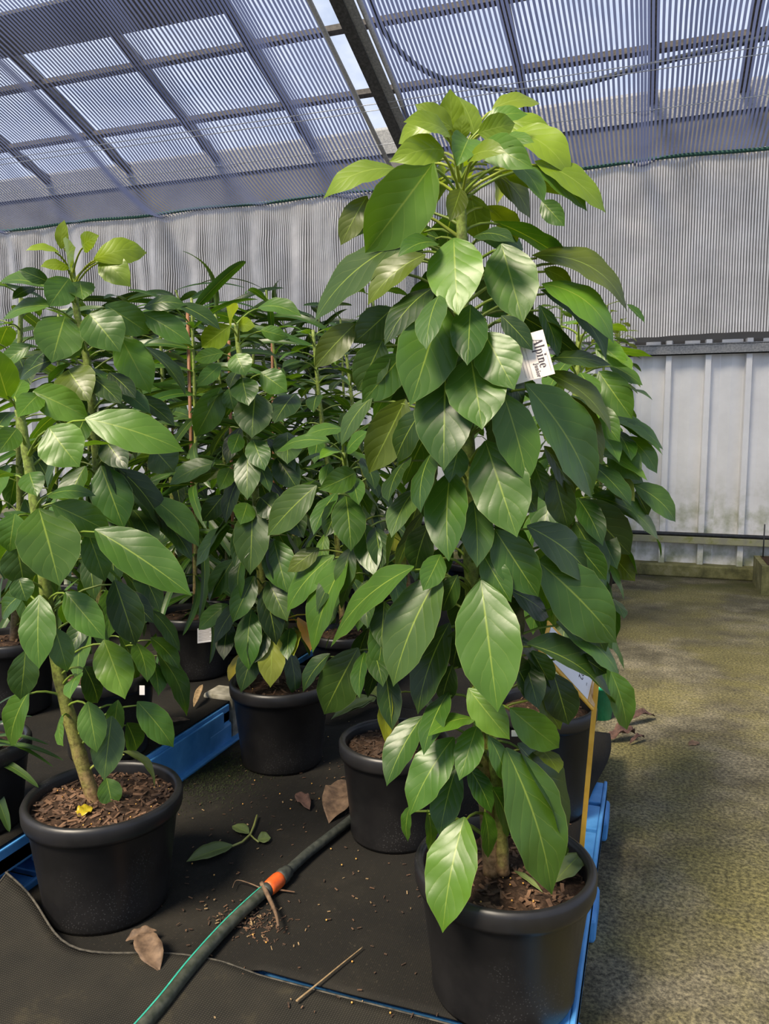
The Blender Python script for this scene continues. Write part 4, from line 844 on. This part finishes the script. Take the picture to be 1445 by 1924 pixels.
flat_leaf('fallen_leaf', 'yellow leaf scrap on the bark of the curved stem pot', (147,1534), (172,1514), 26, 'leaf', 'leaf', .006, .010, z=zsB+.008, tone='y', wav=.1)
flat_leaf('fallen_leaf', 'pale leaf lying inside the rim of the front pot', (1092,1604), (1040,1660), 46, 'leaf', 'leaf', .028, .012, z=zsA+.006, tone='p', bend=.02)
flat_leaf('fallen_leaf', 'narrow pale leaf poking from the soil of the front pot', (966,1636), (1020,1676), 11, 'leaf', 'leaf', .012, .012, z=zsA+.006, tone='p')
for (b, t_, w, lab) in (((704,1312),(622,1350),26,'pale cut leaf lying lengthwise behind the hose end pot'), ((706,1310),(650,1340),30,'pale cut leaf on top of the pile behind the hose end pot'), ((712,1310),(690,1296),30,'small pale cut leaf at the stalk end behind the hose end pot')):
    flat_leaf('cut_leaf', lab, b, t_, w, 'leaf', 'leaf', .05, .03, tone='p', group='cut leaves behind the pot')
sp = empty('fallen_sprig', onm(470, 1570)); tag(sp, 'fallen green sprig with three small leaves on the black mat', 'sprig'); so_ = sp.location
for pts, r in (([(483,1532),(477,1552),(470,1568),(455,1582),(436,1590)], .0035), ([(470,1568),(478,1576),(486,1582)], .0026)):
    mb = MB(); mb.tube([onm(*p, .008)-so_ for p in pts], r, 7); o = mb.build('stem', M['petiole'], sp, True); o.color = (.28,.30,.08,1)
for b, t_, w in (((438,1588),(350,1619),34), ((468,1566),(436,1551),22), ((484,1578),(509,1574),26)):
    o = flat_leaf('leaf', None, b, t_, w, 'leaf', None, .008, .008, tone='p', bend=.03, wav=.02); o.parent = sp; o.location = o.location - so_
def twig(pts, r, label, mat='twig', h=.006, z=None, name='twig'):
    P = cat([onz(*p, (zm if z is None else z)+h) for p in pts], 6); o0 = P[0]; N = len(P)
    mb = MB(); mb.tube([p-o0 for p in P], [r*(1-.55*i/(N-1)) for i in range(N)], 6); o = mb.build(name, M[mat], None, True); o.location = o0; tag(o, label, 'twig')
twig([(557,1881),(600,1846),(640,1813),(681,1780)], .003, 'thin straw coloured twig across the seam of the mats')
twig([(492,1660),(506,1688),(518,1716),(523,1740)], .0075, 'dried leaf stalk hanging over the orange hose joint', 'dead_leaf', .030)
twig([(497,1672),(470,1660),(445,1654),(437,1668)], .0022, 'thin curled tendril beside the orange hose joint', 'dead_leaf', .012)
twig([(525,1672),(540,1674),(554,1676)], .003, 'short reddish twig beside the orange hose joint', 'bark_chip', .006)
# loose litter on the mats
rs = random.Random(17); mb = MB()
for i in range(900):
    x = rs.uniform(-1.6, -.2); y = rs.uniform(.95, 3.1)
    if i < 220: x, y = rs.gauss(-.95, .06), rs.gauss(1.68, .035)
    l = rs.uniform(.0012,.007); w = rs.uniform(.0008,.002)
    if y < YS and x < -1.0: continue
    Mx = Matrix.Translation((x, y, ZD+.008))@Matrix.Rotation(rs.random()*6.28,4,'Z')@Matrix.Rotation(rs.uniform(-.2,.2),4,'Y'); mb.box((-l,-w,-.0008),(l,w,.0008), rs.choice([0,0,1,1,1,2]), Mx)
o = mb.build('bark_litter', None, None, False, [M['bark_chip'], M['bark_dark'], M['twig']]); tag(o, 'fine bark litter and straw scattered over the mats', 'litter', kind='stuff')
mb = MB()
for i in range(70):
    x = rs.uniform(-1.55,-.25); y = rs.uniform(1.0,3.0); q = .0026
    mb.lathe([(0,-q),(q*.8,-q*.6),(q,0),(q*.8,q*.6),(0,q)], (x, y, ZD+.009), 6)
o = mb.build('fertiliser_beads', M['bead'], None, True); tag(o, 'tiny orange fertiliser beads scattered over the mats', 'beads', kind='stuff')
mb = MB(); mc = onm(405, 1452)
for i in range(5000):
    x = mc.x+rs.gauss(0,.10); y = mc.y+rs.gauss(0,.12)
    if x < XP+.03: continue
    a = rs.random()*6.28; h = rs.uniform(.003,.009); d = Vector((math.cos(a), math.sin(a), 0))*.0010; p = Vector((x, y, ZD+.006)); lean = Vector((rs.gauss(0,.006), rs.gauss(0,.006), h))
    mb.add([p-d, p+d, p+lean], [(0,1,2)])
o = mb.build('moss_patch', M['moss'], None, False); tag(o, 'patch of green moss on the mat beside the blue skirt', 'moss', kind='stuff')

# ------------------------------------------------------------------ small labels, trough at the aisle end, green pot
DH = depth(H1.o)-.186
st = empty('pot_sticker', atd(386, 1193, DH)); tag(st, 'white sticker with fine print on the strap leaved plant pot', 'sticker')
q = [atd(371,1181,DH), atd(371,1209,DH), atd(401,1205,DH), atd(402,1178,DH)]; nn = (C0-q[0]).normalized()*.001
mb = MB(); vs = [p-st.location for p in q]; vs += [v-nn for v in vs]; mb.add(vs, [(0,1,2,3),(7,6,5,4),(0,4,5,1),(1,5,6,2),(2,6,7,3),(3,7,4,0)]); mb.build('paper', M['paper_white'], st)
mb = MB()
for r in range(8):
    f = .10+r*.10; a = q[0].lerp(q[1], f); b = q[3].lerp(q[2], f); dn = (q[1]-q[0])*.045
    a, b = a.lerp(b, .06), a.lerp(b, .94-.1*(r % 3)); mb.add([p+nn*.4-st.location for p in (a, a+dn, b+dn, b)], [(0,1,2,3)])
mb.build('print', M['ink_grey'], st)
def small_tag(px, py, w, h, D, label):
    q = [atd(px-w,py-h,D), atd(px-w,py+h,D), atd(px+w,py+h,D), atd(px+w,py-h,D)]; o0 = q[1]
    mb = MB(); vs = [p-o0 for p in q]; n_ = (C0-o0).normalized()*.0015; vs += [v-n_ for v in vs]; mb.add(vs, [(0,1,2,3),(7,6,5,4),(0,4,5,1),(1,5,6,2),(2,6,7,3),(3,7,4,0)])
    o = bevel(mb.build('plant_tag', M['paper_white']), .0006); o.location = o0; tag(o, label, 'tag')
small_tag(267, 1297, 5, 9, DB2-.1, 'small white tag hanging among the lower leaves behind the curved stem')
small_tag(967, 1378, 6, 6, DA-.05, 'small white tag on the stem above the front pot')
c = onz(1432, 1122, 0); mb = MB(); mb.box((0,0,0),(.8,.62,.26)); mb.box((.05,.05,.262),(.75,.57,.265), 1); o = mb.build('trough', None, None, False, [M['kerb'], M['soil']]); o.location = (c.x, 7.40, 0); bevel(o, .01); tag(o, 'mossy concrete trough at the far end of the aisle', 'trough')
w0 = ony(1433, 1058, 7.9); w1 = ony(1437, 985, 7.9); mb = MB(); mb.tube([w0-w0, w1-w0], .006, 6); o = mb.build('upright_wire', M['black_tube'], None, True); o.location = w0; tag(o, 'thin dark upright wire rising from the mossy trough', 'wire')
c = onz(1112, 1345, 0); mb = MB(); mb.lathe([(0,.004),(.055,0),(.075,.16),(.08,.16),(.08,.185),(.07,.185),(.068,.16),(0,.15)], n=28); o = mb.build('green_pot', M['green_plastic'], None, True); o.location = onz(1110, 1345, .0)+Vector((.045,0,0)); tag(o, 'small green plastic pot behind the yellow stake', 'pot')
